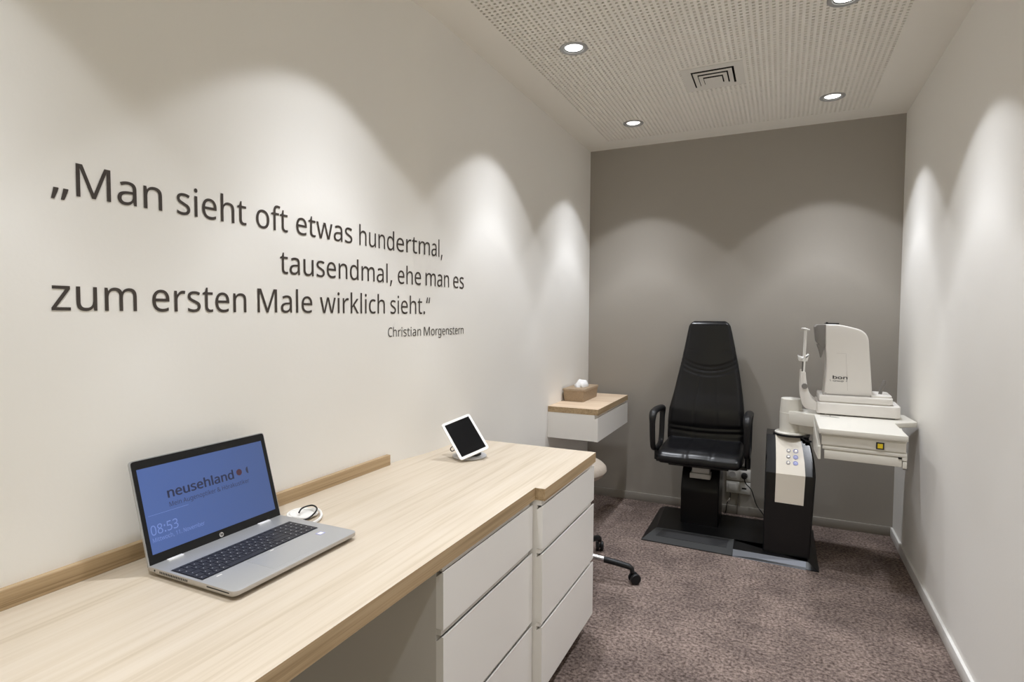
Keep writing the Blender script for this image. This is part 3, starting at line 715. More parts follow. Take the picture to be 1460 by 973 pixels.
# ------------------------------------------------------------------ laptop
DZ = SLAB1
LY0, LY1 = -3.2150, -2.8710           # left and right side of the machine, seen from its keyboard side
HX, HZ = 0.079, DZ + 0.0175           # hinge line
t = thing('laptop', 'open silver laptop with blue lock screen standing on the oak worktop', 'laptop', (0.21, (LY0 + LY1) / 2, DZ))
bm = BM()
B0, B1 = DZ + 0.004, DZ + 0.0195
top_pts = rounded([(0.073, LY0), (0.334, LY0), (0.334, LY1), (0.073, LY1)], [0.006, 0.016, 0.016, 0.006])
prism(bm, top_pts, B0 + 0.006, B1, 'z', 0.0015, 2)
prism(bm, rounded([(0.080, LY0 + .006), (0.322, LY0 + .006), (0.322, LY1 - .006), (0.080, LY1 - .006)], 0.012), B0, B0 + 0.006, 'z')
for f in bm.faces:
    f.normal_update()
    f.material_index = 0 if f.normal.z > 0.9 else 1
base_o = obj('base', bm, [SILVER, SILVER_EDGE], t)
for x, y in ((0.10, LY0 + .04), (0.10, LY1 - .04), (0.30, LY0 + .04), (0.30, LY1 - .04)):
    bm = BM()
    lathe(bm, [(0.006, DZ + .0002), (0.006, B0 + .001)], (x, y, 0), 14)
    obj('rubber_foot', bm, DARK_RUBBER, base_o)
# vent slots and ports on the side that faces the camera
bm = BM()
for i in range(17):
    x = 0.112 + i * 0.0052
    box(bm, x, x + 0.0028, LY0 - 0.0004, LY0 + 0.002, B0 + 0.0075, B1 - 0.0035)
obj('side_vent', bm, VENT_DARK, base_o, False)
bm = BM()
box(bm, 0.255, 0.318, LY0 - 0.0004, LY0 + 0.002, B0 + 0.0095, B0 + 0.0118)
obj('card_slot', bm, VENT_DARK, base_o, False)
bm = BM()
lathe(bm, [(0.0022, -0.0004), (0.0022, 0.002)], (0.096, LY0, B0 + 0.0105), 12, 'y')
obj('lock_port', bm, VENT_DARK, base_o, False)
# keyboard
KX0, KX1, KY0, KY1 = 0.1365, 0.2335, LY0 + 0.0065, LY1 - 0.0270
bm = BM()
box(bm, KX0, KX1, KY0, KY1, B1 - 0.001, B1 + 0.0003)
kb = obj('keyboard', bm, KEY_BLACK, t, False)
bk, bp_ = BM(), BM()
rows = [(0.55, [1.0] * 19), (1, [1] * 13 + [2.0] + [1] * 4), (1, [1.5] + [1] * 12 + [1.5] + [1] * 4),
        (1, [1.75] + [1] * 11 + [2.25] + [1] * 4), (1, [1.25] + [1] * 11 + [2.75] + [1] * 4), (1, [1, 1, 1, 1, 5.5, 1, 1, 1, 1, 1.5] + [1] * 4)]
tot = sum(r[0] for r in rows)
xk = KX0 + 0.0015
for hgt, keys in rows:
    h = (KX1 - KX0 - 0.003) * hgt / tot
    s = sum(keys); yk = KY0 + 0.001
    for kw in keys:
        wk = (KY1 - KY0 - 0.002) * kw / s
        box(bk, xk + .0007, xk + h - .0007, yk + .0007, yk + wk - .0007, B1, B1 + 0.0016)
        if kw < 2 and hgt == 1:
            cx_, cy_ = xk + h * .42, yk + wk * .38
            box(bp_, cx_ - .0012, cx_ + .0012, cy_ - .0009, cy_ + .0009, B1 + .0014, B1 + .00172)
        yk += wk
    xk += h
obj('keys', bk, KEY_BLACK, kb, False)
obj('key_letters', bp_, KEY_PRINT, kb, False)
bm = BM()
box(bm, 0.2430, 0.3180, LY0 + 0.105, LY0 + 0.215, B1 - 0.001, B1 + 0.0002)
box(bm, 0.2425, 0.2432, LY0 + 0.104, LY0 + 0.216, B1 - 0.001, B1 + 0.0006)
obj('touchpad', bm, SILVER, t, False)
for q in ((0.2420, 0.2455, LY0 + 0.030, LY0 + 0.042), (0.2390, 0.2420, LY0 + 0.165, LY0 + 0.175)):
    bm = BM()
    box(bm, *q, B1 - 0.001, B1 + 0.0003)
    obj('indicator_mark', bm, WHITE_PLASTIC, base_o, False)
bm = BM()
box(bm, 0.2560, 0.2720, LY1 - 0.0600, LY1 - 0.0420, B1 - 0.0005, B1 + 0.0003, mi=0)
box(bm, 0.2590, 0.2695, LY1 - 0.0572, LY1 - 0.0448, B1, B1 + 0.0005, mi=1)
tag(obj('sticker', bm, [BUTTON_BLUE, WHITE_PLASTIC], base_o, False), 'small blue and white sticker')
for y in (LY0 + 0.034, LY1 - 0.078):
    bm = BM()
    box(bm, HX + 0.0035, HX + 0.0125, y, y + 0.034, B1 - 0.002, B1 + 0.0030, 0.001, 2)
    obj('hinge', bm, HINGE, t)
# lid: u runs left to right along the hinge, h up the lid, d out of the glass
LD = Vector((0.018 - 0.079, 0, 0.9715 - 0.757)); LID_H = LD.length; LD.normalize()
LN = Vector((LD.z, 0, -LD.x))
def lid(u, h, d=0.0):
    return Vector((HX, LY0, HZ)) + Vector((0, u, 0)) + LD * h + LN * d
def lid_shape(bm, pts, d0, d1, mi=0):
    lo = [bm.verts.new(lid(u, h, d0)) for u, h in pts]
    hi = [bm.verts.new(lid(u, h, d1)) for u, h in pts]
    n = len(pts)
    fs = [bm.faces.new(lo[::-1]), bm.faces.new(hi)] + [bm.faces.new([lo[i], lo[(i + 1) % n], hi[(i + 1) % n], hi[i]]) for i in range(n)]
    for f in fs: f.material_index = mi
LW = LY1 - LY0
out = rounded([(0, 0), (LW, 0), (LW, LID_H), (0, LID_H)], [0.002, 0.002, 0.008, 0.008])
bm = BM(); lid_shape(bm, out, -0.0065, -0.0012)
lid_o = obj('lid', bm, SILVER, t)
bm = BM(); lid_shape(bm, rounded([(.0022, .001), (LW - .0022, .001), (LW - .0022, LID_H - .0022), (.0022, LID_H - .0022)], [0.002, 0.002, 0.007, 0.007]), -0.0012, 0.0)
obj('bezel', bm, BEZEL, lid_o)
bm = BM(); lid_shape(bm, [(0.0110, 0.0215), (0.3305, 0.0215), (0.3305, 0.2025), (0.0110, 0.2025)], -0.0008, 0.0003)
scr = obj('screen', bm, SCREEN_BLUE, lid_o, False)
on_lid = lambda u, v: lid(u, v, 0.0006)
bm = BM()
put_text(bm, 'neusehland', on_lid, 0.0660, 0.2320, 0.1275, 0.0205, bold=0.045)
put_text(bm, 'Mein Augenoptiker & Hörakustiker', on_lid, 0.0655, 0.2715, 0.1080, 0.0100)
lid_shape(bm, [(0.2748 - 0.0062 * math.sin(k * math.pi / 10), 0.1390 + 0.0084 * math.cos(k * math.pi / 10)) for k in range(11)], 0.0004, 0.0006)
obj('screen_slogan', bm, SCREEN_INK, scr, False)
bm = BM()
lid_shape(bm, [(0.2490 + 0.0078 * math.cos(a * math.pi / 14), 0.1390 + 0.0078 * math.sin(a * math.pi / 14)) for a in range(28)], 0.0004, 0.0006)
tag(obj('logo_dot', bm, SCREEN_RED, scr, False), 'round dark red dot after the word')
bm = BM()
put_text(bm, '08:53', on_lid, 0.0160, 0.0760, 0.0595, 0.0205)
put_text(bm, 'Mittwoch, 11. November', on_lid, 0.0165, 0.1355, 0.0450, 0.0090)
lid_shape(bm, [(0.0163, 0.1005), (0.1069, 0.1000), (0.1069, 0.1008), (0.0163, 0.1013)], 0.0004, 0.0006)
obj('screen_clock', bm, SCREEN_PALE, scr, False)
bm = BM()
lid_shape(bm, [(0.1705 + 0.0056 * math.cos(a * math.pi / 14), 0.0098 + 0.0056 * math.sin(a * math.pi / 14)) for a in range(28)], 0.0, 0.0004, 0)
def bars(q, d):
    lid_shape(bm, [(0.1705 + u * .0056, 0.0098 + v * .0056) for u, v in q], d, d + 0.0003, 1)
bars([(-.52, -.30), (-.36, -.30), (-.12, .82), (-.28, .82)], .0004)
bars([(-.30, .22), (-.10, .22), (-.06, .36), (-.27, .36)], .0004)
bars([(-.20, -.30), (-.04, -.30), (.08, .30), (-.08, .30)], .0004)
bars([(.02, -.82), (.18, -.82), (.42, .36), (.26, .36)], .0004)
bars([(.30, .22), (.52, .22), (.56, .36), (.33, .36)], .0004)
bars([(.40, -.30), (.56, -.30), (.68, .30), (.52, .30)], .0004)
bars([(.18, -.30), (.50, -.30), (.54, -.16), (.21, -.16)], .0004)
obj('round_emblem', bm, [CHROME, BEZEL], lid_o, False)
bm = BM()
lid_shape(bm, [(0.1680, 0.2125), (0.1760, 0.2125), (0.1760, 0.2150), (0.1680, 0.2150)], -0.0002, 0.0002)
obj('webcam', bm, VENT_DARK, lid_o, False)

# ------------------------------------------------------------------ coiled cables beside the laptop
t = thing('coiled_white_cable', 'coiled white cable lying on the oak worktop behind the laptop', 'cable', (0.11, -2.81, DZ))
bm = BM()
pts = []
for i in range(120):
    a = i / 120 * 2 * math.pi * 4.0
    r = 0.024 + 0.014 * i / 120 + 0.002 * math.sin(i * .7)
    pts.append((0.098 + r * math.cos(a), -2.815 + r * 1.0 * math.sin(a), DZ + 0.0035 + 0.006 * (i / 120) + 0.002 * math.sin(a * 1.5)))
tube(bm, pts, 0.0034, 8)
obj('coil', bm, WHITE_PLASTIC, t)
bm = BM()
tube(bm, spline([(0.075, -2.795, DZ + .009), (0.115, -2.780, DZ + .012), (0.150, -2.800, DZ + .008), (0.166, -2.833, DZ + .005), (0.158, -2.858, DZ + .004), (0.135, -2.850, DZ + .004)], 8), 0.0034, 8)
obj('loose_loop', bm, WHITE_PLASTIC, t)
bm = BM()
lathe(bm, [(0.001, 0.0), (0.030, 0.0), (0.034, 0.004), (0.030, 0.008), (0.001, 0.009)], (0.095, -2.817, DZ + 0.0005), 24)
obj('puck', bm, WHITE_PLASTIC, t)
t = thing('black_cable', 'short black cable loop with plug lying on the white coil', 'cable', (0.125, -2.84, DZ + .012))
bm = BM()
tube(bm, spline([(0.105, -2.835, DZ + .018), (0.095, -2.813, DZ + .022), (0.105, -2.790, DZ + .024), (0.128, -2.795, DZ + .022), (0.146, -2.818, DZ + .020), (0.150, -2.845, DZ + .014), (0.140, -2.862, DZ + .010)], 8), 0.0022, 8)
obj('loop', bm, BLACK_PLASTIC, t)
bm = BM()
tube(bm, [(0.140, -2.860, DZ + .010), (0.1345, -2.868, DZ + .009)], 0.0040, 8)
tube(bm, [(0.1345, -2.868, DZ + .009), (0.1200, -2.886, DZ + .007)], 0.0050, 8)
obj('plug', bm, BLACK_PLASTIC, t)

# ------------------------------------------------------------------ tablet on its stand
TC = Vector((0.1763, -2.0783, 0.8260))
TR = Matrix.Rotation(0.7217, 3, 'Z') @ Matrix.Rotation(-0.6865, 3, 'X') @ Matrix.Rotation(-0.3641, 3, 'Y')
TWD, THT = 0.1229, 0.1635
def tab(x, z, y=0.0):
    return TC + TR @ Vector((x, y, z))
def tab_shape(bm, pts, y0, y1, mi=0):
    lo = [bm.verts.new(tab(u, v, y0)) for u, v in pts]
    hi = [bm.verts.new(tab(u, v, y1)) for u, v in pts]
    n = len(pts)
    for f in [bm.faces.new(lo[::-1]), bm.faces.new(hi)] + [bm.faces.new([lo[i], lo[(i + 1) % n], hi[(i + 1) % n], hi[i]]) for i in range(n)]:
        f.material_index = mi
t = thing('tablet', 'white tablet with dark screen tilted on a round stand', 'tablet', tuple(tab(-TWD / 2, -THT / 2)))
bm = BM()
a, b = TWD / 2, THT / 2
tab_shape(bm, rounded([(-a, -b), (a, -b), (a, b), (-a, b)], 0.010), 0.0, 0.0062)
obj('case', bm, TABLET_WHITE, t)
bm = BM()
a2, b2 = a - 0.0095, b - 0.0105
tab_shape(bm, [(-a2, -b2), (a2, -b2), (a2, b2), (-a2, b2)], -0.0006, 0.001)
obj('screen', bm, TABLET_GLASS, t, False)
t = thing('tablet_stand', 'round pale grey stand with dark joint under the tablet', 'tablet stand', (0.186, -2.045, DZ))
bm = BM()
SC0 = (0.176, -2.044)
lathe(bm, [(0.060, 0.0), (0.066, 0.002), (0.066, 0.006), (0.062, 0.009), (0.020, 0.0102)], (SC0[0], SC0[1], DZ), 40)
obj('base_disc', bm, STAND_GREY, t)
bm = BM()
lathe(bm, [(0.046, 0.0), (0.044, 0.007), (0.020, 0.014)], (SC0[0], SC0[1], DZ + .0103), 28)
p_back = tab(0.0, -0.01, 0.0075)
tube(bm, [Vector((SC0[0] - .004, SC0[1], DZ + .016)), (Vector((SC0[0] - .012, SC0[1] + .012, DZ + .045))), p_back], [0.010, 0.009, 0.009], 12)
obj('joint', bm, BLACK_PLASTIC, t)
bm = BM()
tab_shape(bm, [(-.028, -.034), (.028, -.034), (.028, .030), (-.028, .030)], 0.0066, 0.0100)
obj('holder_plate', bm, BLACK_PLASTIC, t, False)
bm = BM()
rc = Vector((0.118, -2.075, DZ + 0.030))
tube(bm, [rc + Vector((0.6, 0.78, 0)) * (0.0085 * math.cos(k * math.pi / 8)) + Vector((0, 0, 0.0085 * math.sin(k * math.pi / 8))) for k in range(16)], 0.0018, 8, closed=True)
tube(bm, [rc + Vector((0.007, 0.004, -.004)), Vector((SC0[0] - .020, SC0[1] - .002, DZ + .016))], 0.0025, 8)
obj('release_ring', bm, BLACK_PLASTIC, t)

# ------------------------------------------------------------------ wall shelf with drawer in the corner
SX, SY0, SY1 = 0.311, -0.787, -0.085
t = thing('wall_shelf', 'floating white drawer shelf with oak top in the back left corner', 'shelf', (0.155, (SY0 + SY1) / 2, 0.559))
bm = BM()
prism(bm, [(0.0005, SY0), (SX, SY0), (SX, SY1), (0.0005, SY1)], 0.7130, 0.7465, 'z')
for f in bm.faces:
    f.normal_update()
    f.material_index = 0 if abs(f.normal.z) > 0.5 else 1
obj('shelf_top', bm, [OAK_SHELF, OAK_EDGE], t, False)
bm = BM()
box(bm, 0.0005, SX - 0.021, SY0 + 0.001, SY1 - 0.001, 0.5590, 0.7128)
obj('carcass', bm, LAMINATE, t, False)
bm = BM()
prism(bm, [(SX - 0.0205, 0.5580), (SX - 0.0005, 0.5580), (SX - 0.0005, 0.6980), (SX - 0.0035, 0.6980), (SX - 0.0205, 0.6880)], SY0, SY1, 'y')
obj('drawer', bm, LAMINATE, t, False)

t = thing('tissue_box', 'brown wicker-like tissue box standing on the oak wall shelf', 'tissue box', (0.08, -0.40, 0.7465))
bm = BM()
def loft(bm, rings, cap=True, mi=0):
    R = [[bm.verts.new(p) for p in r] for r in rings]
    n = len(R[0])
    for a, b in zip(R, R[1:]):
        for i in range(n):
            bm.faces.new([a[i], a[(i + 1) % n], b[(i + 1) % n], b[i]]).material_index = mi
    if cap:
        bm.faces.new(R[0][::-1]).material_index = mi
        bm.faces.new(R[-1]).material_index = mi
def rect(x0, x1, y0, y1, z, r=0.006):
    return [(x, y, z) for x, y in rounded([(x0, y0), (x1, y0), (x1, y1), (x0, y1)], r, 3)]
TX0, TX1, TY0, TY1, TZ = 0.016, 0.143, -0.545, -0.262, 0.7468
loft(bm, [rect(TX0, TX1, TY0, TY1, TZ), rect(TX0 - .006, TX1 + .006, TY0 - .008, TY1 + .008, TZ + .066)])
obj('box_body', bm, KRAFT, t)
bm = BM()
loft(bm, [rect(TX0 - .009, TX1 + .009, TY0 - .011, TY1 + .011, TZ + .066), rect(TX0 - .009, TX1 + .009, TY0 - .011, TY1 + .011, TZ + .077), rect(TX0 - .007, TX1 + .007, TY0 - .009, TY1 + .009, TZ + .080)])
obj('box_lid', bm, KRAFT, t)
bm = BM()
bmesh.ops.create_icosphere(bm, subdivisions=3, radius=1.0)
rnd = random.Random(3)
for v in bm.verts:
    d = 1 + 0.16 * math.sin(5 * v.co.x + 3 * v.co.z) * math.cos(4 * v.co.y + 1) + rnd.uniform(-.05, .05)
    v.co = Vector((0.082 + v.co.x * 0.040 * d, -0.405 + v.co.y * 0.062 * d, TZ + 0.080 + max(v.co.z, -.05) * 0.044 * d))
obj('tissue', bm, TISSUE, t, True, 60)

# ------------------------------------------------------------------ castor stool half hidden behind the cabinets
STC = Vector((0.302, -1.290, 0))
t = thing('castor_stool', 'beige round castor stool half hidden behind the drawer cabinets', 'stool', tuple(STC))
bm = BM()
lathe(bm, [(0.02, 0.488), (0.145, 0.490), (0.182, 0.502), (0.198, 0.525), (0.196, 0.542), (0.180, 0.558), (0.150, 0.569), (0.08, 0.574), (0.01, 0.575)], STC, 48)
obj('seat', bm, BEIGE_SEAT, t)
bm = BM()
lathe(bm, [(0.030, 0.115), (0.030, 0.30), (0.016, 0.302), (0.016, 0.47), (0.05, 0.475), (0.05, 0.4895)], STC, 24)
obj('gas_lift', bm, BLACK_PLASTIC, t)
bm = BM()
lathe(bm, [(0.034, 0.085), (0.046, 0.095), (0.046, 0.125), (0.036, 0.135)], STC, 28)
obj('hub', bm, CHROME, t)
for k in range(5):
    a = math.radians(4 + 72 * k)
    d = Vector((math.cos(a), math.sin(a), 0)); s = Vector((-d.y, d.x, 0))
    def at(r, z): return STC + d * r + Vector((0, 0, z))
    bm = BM()
    tube(bm, [at(0.04, 0.112), at(0.12, 0.105), at(0.205, 0.096)], [0.017, 0.015, 0.0135], 12, flat=0.95, side=s)
    leg = obj('leg', bm, CHROME, t)
    bm = BM()
    tube(bm, [at(0.195, 0.097), at(0.27, 0.088), at(0.316, 0.081), at(0.330, 0.072), at(0.332, 0.054)], [0.0150, 0.0145, 0.0140, 0.0120, 0.0110], 12, side=s)
    obj('leg_sleeve', bm, BLACK_PLASTIC, leg)
    bm = BM()
    ca = a + 0.6
    cd = Vector((math.cos(ca), math.sin(ca), 0)); cs = Vector((-cd.y, cd.x, 0))
    cen = STC + d * 0.334 + cd * 0.010 + Vector((0, 0, 0.0262))
    Mx = Matrix((cs, cd, Vector((0, 0, 1)))).transposed()
    for sd in (-1, 1):
        lathe(bm, [(0.010, sd * 0.004), (0.024, sd * 0.004), (0.0262, sd * 0.008), (0.0262, sd * 0.016), (0.022, sd * 0.0205), (0.008, sd * 0.021)], cen, 20, 'x', M=Mx)
    tube(bm, [cen - cs * 0.006, cen + cs * 0.006], 0.012, 12)
    obj('castor', bm, BLACK_PLASTIC, leg)

# ------------------------------------------------------------------ examination unit: base platform
def loft_grid(bm, grid, mi=0, closed_u=False):
    R = [[bm.verts.new(p) for p in row] for row in grid]
    for a, b in zip(R, R[1:]):
        n = len(a)
        for i in range(n if closed_u else n - 1):
            bm.faces.new([a[i], a[(i + 1) % n], b[(i + 1) % n], b[i]]).material_index = mi
    return R

PZ = 0.032
t = thing('base_platform', 'low black ramped platform on the carpet carrying chair and instrument console', 'platform', (1.0, -0.43, 0))
bm = BM()
# outline on the floor and on top: ramps to the left, right and back
flo = [(0.552, -0.708), (1.0435, -0.7225), (1.398, -0.7350), (1.4545, -0.7370), (1.4545, -0.118), (0.548, -0.118)]
top = [(0.612, -0.565), (1.0435, -0.5650), (1.398, -0.7050), (1.405, -0.7050), (1.418, -0.150), (0.585, -0.150)]
bm_v0 = [bm.verts.new((x, y, 0.0005)) for x, y in flo]
flo2 = [(0.556, -0.700), (1.0435, -0.7140), (1.398, -0.7265), (1.4450, -0.7280), (1.4450, -0.126), (0.556, -0.126)]
bm_v1 = [bm.verts.new((x, y, 0.004)) for x, y in flo]
bm_v2 = [bm.verts.new((x, y, PZ)) for x, y in top]
for A, B in ((bm_v0, bm_v1), (bm_v1, bm_v2)):
    for i in range(6):
        bm.faces.new([A[i], A[(i + 1) % 6], B[(i + 1) % 6], B[i]])
bm.faces.new(bm_v2); bm.faces.new(bm_v0[::-1])
# the deeper right half that reaches forward under the console
prism(bm, [(1.0440, -0.700), (1.400, -0.706), (1.400, -0.55), (1.0440, -0.55)], 0.001, PZ, 'z')
obj('platform', bm, BLACK_METAL, t, False)
bm = BM()
q0 = [(0.555, -0.7085, 0.006), (1.0415, -0.7235, 0.006), (1.0415, -0.5660, PZ + .004), (0.612, -0.5640, PZ + .004)]
lo = [bm.verts.new((x, y, z - 0.004)) for x, y, z in q0]; hi = [bm.verts.new(p) for p in q0]
bm.faces.new(hi); bm.faces.new(lo[::-1])
for i in range(4):
    bm.faces.new([lo[i], lo[(i + 1) % 4], hi[(i + 1) % 4], hi[i]])
mat_o = obj('ramp_mat', bm, GREY_RUBBER, t, False)
tag(mat_o, 'grey ribbed rubber ramp mat')
bm = BM()
def ramp(u, v, d):
    a = Vector(q0[0]).lerp(Vector(q0[1]), u); b = Vector(q0[3]).lerp(Vector(q0[2]), u)
    return a.lerp(b, v) + Vector((0, 0, d))
ins = [(0.10, 0.40), (0.93, 0.40), (0.93, 0.93), (0.10, 0.93)]
lo = [bm.verts.new(ramp(u, v, -.001)) for u, v in ins]; hi = [bm.verts.new(ramp(u, v, .0012)) for u, v in ins]
bm.faces.new(hi); bm.faces.new(lo[::-1])
for i in range(4):
    bm.faces.new([lo[i], lo[(i + 1) % 4], hi[(i + 1) % 4], hi[i]])
obj('tread_insert', bm, DARK_RUBBER, mat_o, False)
bm = BM()
lo = [(1.0445, -0.7240, 0.001), (1.395, -0.7365, 0.001), (1.395, -0.7075, PZ + .001), (1.0445, -0.7020, PZ + .001)]
v = [bm.verts.new(p) for p in lo]; v2 = [bm.verts.new(Vector(p) + Vector((0, 0.004, -0.0005))) for p in lo]
bm.faces.new(v); bm.faces.new(v2[::-1])
for i in range(4):
    bm.faces.new([v[i], v[(i + 1) % 4], v2[(i + 1) % 4], v2[i]])
tag(obj('kick_strip', bm, BRUSHED, t, False), 'brushed steel front strip')

# ------------------------------------------------------------------ examination chair
t = thing('examination_chair', 'high-backed black leather examination chair on a square black column', 'chair', (0.84, -0.30, PZ))
# column: square foot with a sloping upper part
bm = BM()
colx0, colx1, cy0, cy1 = 0.722, 0.941, -0.405, -0.165
prism(bm, rounded([(cy0, PZ), (cy0, 0.245), (cy0 + 0.045, 0.335), (cy0 + 0.085, 0.375), (cy1, 0.375), (cy1, PZ)], [0, 0.02, 0.03, 0.01, 0.01, 0], 4), colx0, colx1, 'x', 0.008, 3)
obj('column', bm, BLACK_METAL, t)
bm = BM()
box(bm, 0.776, 0.893, -0.425, -0.255, 0.318, 0.348, 0.002)
box(bm, 0.788, 0.886, -0.418, -0.255, 0.3505, 0.402, 0.002)
tag(obj('lift_mechanism', bm, mat('mechanism_grey', (0.42, 0.41, 0.39), 0.45), t), 'light grey lifting block')
bm = BM()
box(bm, 0.66, 1.00, -0.50, -0.20, 0.400, 0.424, 0.006)
obj('seat_pan', bm, BLACK_PLASTIC, t)
# seat cushion, waterfall front, two seams
XC = 0.8355
def seat_half(y):
    k = (y + 0.575) / 0.375
    return 0.232 + 0.010 * math.sin(max(0, min(1, k)) * math.pi) - 0.004 * k
prof_top = [(-0.215, 0.5260), (-0.235, 0.5190), (-0.27, 0.5120), (-0.34, 0.5060), (-0.42, 0.5035), (-0.49, 0.5000), (-0.535, 0.4900), (-0.562, 0.4720), (-0.572, 0.4480), (-0.563, 0.4280), (-0.540, 0.4195), (-0.42, 0.4200), (-0.30, 0.4230), (-0.215, 0.4300)]
bm = BM()
grid = []
NU = 40
for y, z in prof_top:
    row = []
    hw = seat_half(y)
    for i in range(NU + 1):
        u = -1 + 2 * i / NU
        edge = max(0.0, (abs(u) - 0.90) / 0.10)
        zc = 0.462
        zz = zc + (z - zc) * (1 - 0.55 * edge ** 2)
        yy = y + (0.012 * edge ** 2 if y < -0.5 else 0)
        # sewn seams run from back to front at a third of the width
        if z > zc - 0.02 and y < -0.22:
            for us in (-0.30, 0.30):
                g = math.exp(-((u - us) / 0.022) ** 2)
                if y < -0.52: yy += 0.003 * g
                zz -= 0.004 * g
            zz += 0.004 * math.cos(u * math.pi / 0.6 * 1.0) * 0.5
        row.append((XC + u * hw, yy, zz))
    grid.append(row)
R = loft_grid(bm, grid)
for col in (0, NU):
    bm.faces.new([r[col] for r in R])
for i in range(NU):
    bm.faces.new([R[0][i], R[0][i + 1], R[-1][i + 1], R[-1][i]])
seat_o = obj('seat', bm, BLACK_LEATHER, t, True, 50)
# backrest
def back_edges(z):
    """left and right edge (x) and front depth (y) of the back at height z"""
    tbl = [(0.44, 0.612, 1.060, -0.235), (0.53, 0.604, 1.066, -0.222), (0.62, 0.606, 1.066, -0.222), (0.70, 0.613, 1.060, -0.212), (0.80, 0.6350, 1.0480, -0.192), (0.90, 0.6540, 1.0320, -0.176),
           (0.985, 0.6710, 1.0165, -0.162), (1.10, 0.6920, 0.9930, -0.148), (1.20, 0.7090, 0.9710, -0.138), (1.255, 0.7165, 0.9600, -0.133)]
    for a, b in zip(tbl, tbl[1:]):
        if z <= b[0]:
            k = max(0, (z - a[0]) / (b[0] - a[0]))
            return [a[i] + (b[i] - a[i]) * k for i in (1, 2, 3)]
    return list(tbl[-1][1:])
def back_depth(u, z):
    """relief of the padded front: crease lines and seams"""
    d = 0.0
    bow = 0.055 * (1 - u * u)                       # the cross seams sag in the middle
    for zz, w_, a_ in ((0.995, 0.008, 0.006), (0.970, 0.008, 0.007), (0.945, 0.007, 0.005)):
        d += a_ * math.exp(-((z - (zz - bow + 0.028)) / w_) ** 2)
    for zz, w_, a_ in ((0.600, 0.010, 0.006), (0.568, 0.010, 0.006)):
        d += a_ * math.exp(-((z - (zz - 0.012 * (1 - u * u))) / w_) ** 2)
    if 0.50 < z < 0.935:
        for us in (-0.30, 0.30):
            d += 0.0035 * math.exp(-((u - us * (0.9 + .15 * (0.95 - z))) / 0.022) ** 2)
    # little gathers at the headrest
    for s_ in (-1, 1):
        d += 0.004 * math.exp(-((z - 1.070 - 0.02 * (abs(u) - .6)) / 0.006) ** 2) * math.exp(-((u - s_ * 0.66) / 0.16) ** 2)
    return d
bm = BM()
zs = [0.44 + (1.258 - 0.44) * k / 110 for k in range(111)]
NU = 48
front, rear = [], []
for z in zs:
    x0, x1, y = back_edges(min(z, 1.255))
    xc, hw = (x0 + x1) / 2, (x1 - x0) / 2
    tz = max(0.0, (z - 1.232) / 0.026)             # rounded top
    hw2 = hw - 0.016 * (1 - math.sqrt(max(0, 1 - tz * tz)))
    fr, re = [], []
    for i in range(NU + 1):
        u = -1 + 2 * i / NU
        e = max(0, (abs(u) - 0.86) / 0.14)
        yy = y + 0.014 * e ** 2 - 0.016 * (1 - u * u) * (0.25 if z < 0.6 else 0.5) + back_depth(u, z) + 0.020 * tz ** 2
        # lumbar swell
        yy -= 0.020 * math.exp(-((z - 0.70) / 0.10) ** 2) * (1 - 0.4 * u * u)
        zt = z - (0.012 * e ** 2 * max(0.0, (z - 1.19) / 0.068) if z > 1.19 else 0)
        fr.append((xc + u * hw2, yy, zt))
        re.append((xc + u * hw2, y + 0.060 - 0.018 * e ** 2 - 0.012 * tz ** 2, zt))
    front.append(fr); rear.append(re)
A = loft_grid(bm, front)
B = loft_grid(bm, rear)
for a, b in zip(range(len(zs) - 1), range(1, len(zs))):
    bm.faces.new([A[a][0], A[b][0], B[b][0], B[a][0]])
    bm.faces.new([A[a][NU], A[b][NU], B[b][NU], B[a][NU]])
for i in range(NU):
    bm.faces.new([A[-1][i], A[-1][i + 1], B[-1][i + 1], B[-1][i]])
    bm.faces.new([A[0][i], A[0][i + 1], B[0][i + 1], B[0][i]])
obj('backrest', bm, BLACK_LEATHER, t, True, 50)
def armrest(x, sgn):
    pts = [(x, -0.300, 0.712), (x, -0.420, 0.722), (x, -0.530, 0.722), (x, -0.572, 0.708), (x, -0.586, 0.670), (x, -0.572, 0.560), (x, -0.548, 0.510), (x, -0.500, 0.492),
           (x, -0.400, 0.486), (x, -0.330, 0.492), (x, -0.298, 0.520), (x, -0.278, 0.620), (x, -0.272, 0.690)]
    sp_ = spline(pts, 5, True)
    bm = BM()
    rr = [0.013 + 0.005 * max(0.0, min(1.0, (p.z - 0.66) / 0.05)) for p in sp_]
    tube(bm, sp_, rr, 14, closed=True, flat=1.25, side=(1, 0, 0))
    a = obj('armrest', bm, BLACK_PLASTIC, t, True, 60)
    bm = BM()
    xi = XC + sgn * 0.15
    lo_, hi_ = sorted((x, xi))
    box(bm, lo_, hi_, -0.46, -0.40, 0.405, 0.418, 0.004)
    tube(bm, [(x, -0.43, 0.412), (x, -0.43, 0.487)], 0.016, 10)
    obj('armrest_bracket', bm, BLACK_PLASTIC, a)
armrest(0.581, -1)
armrest(1.096, 1)

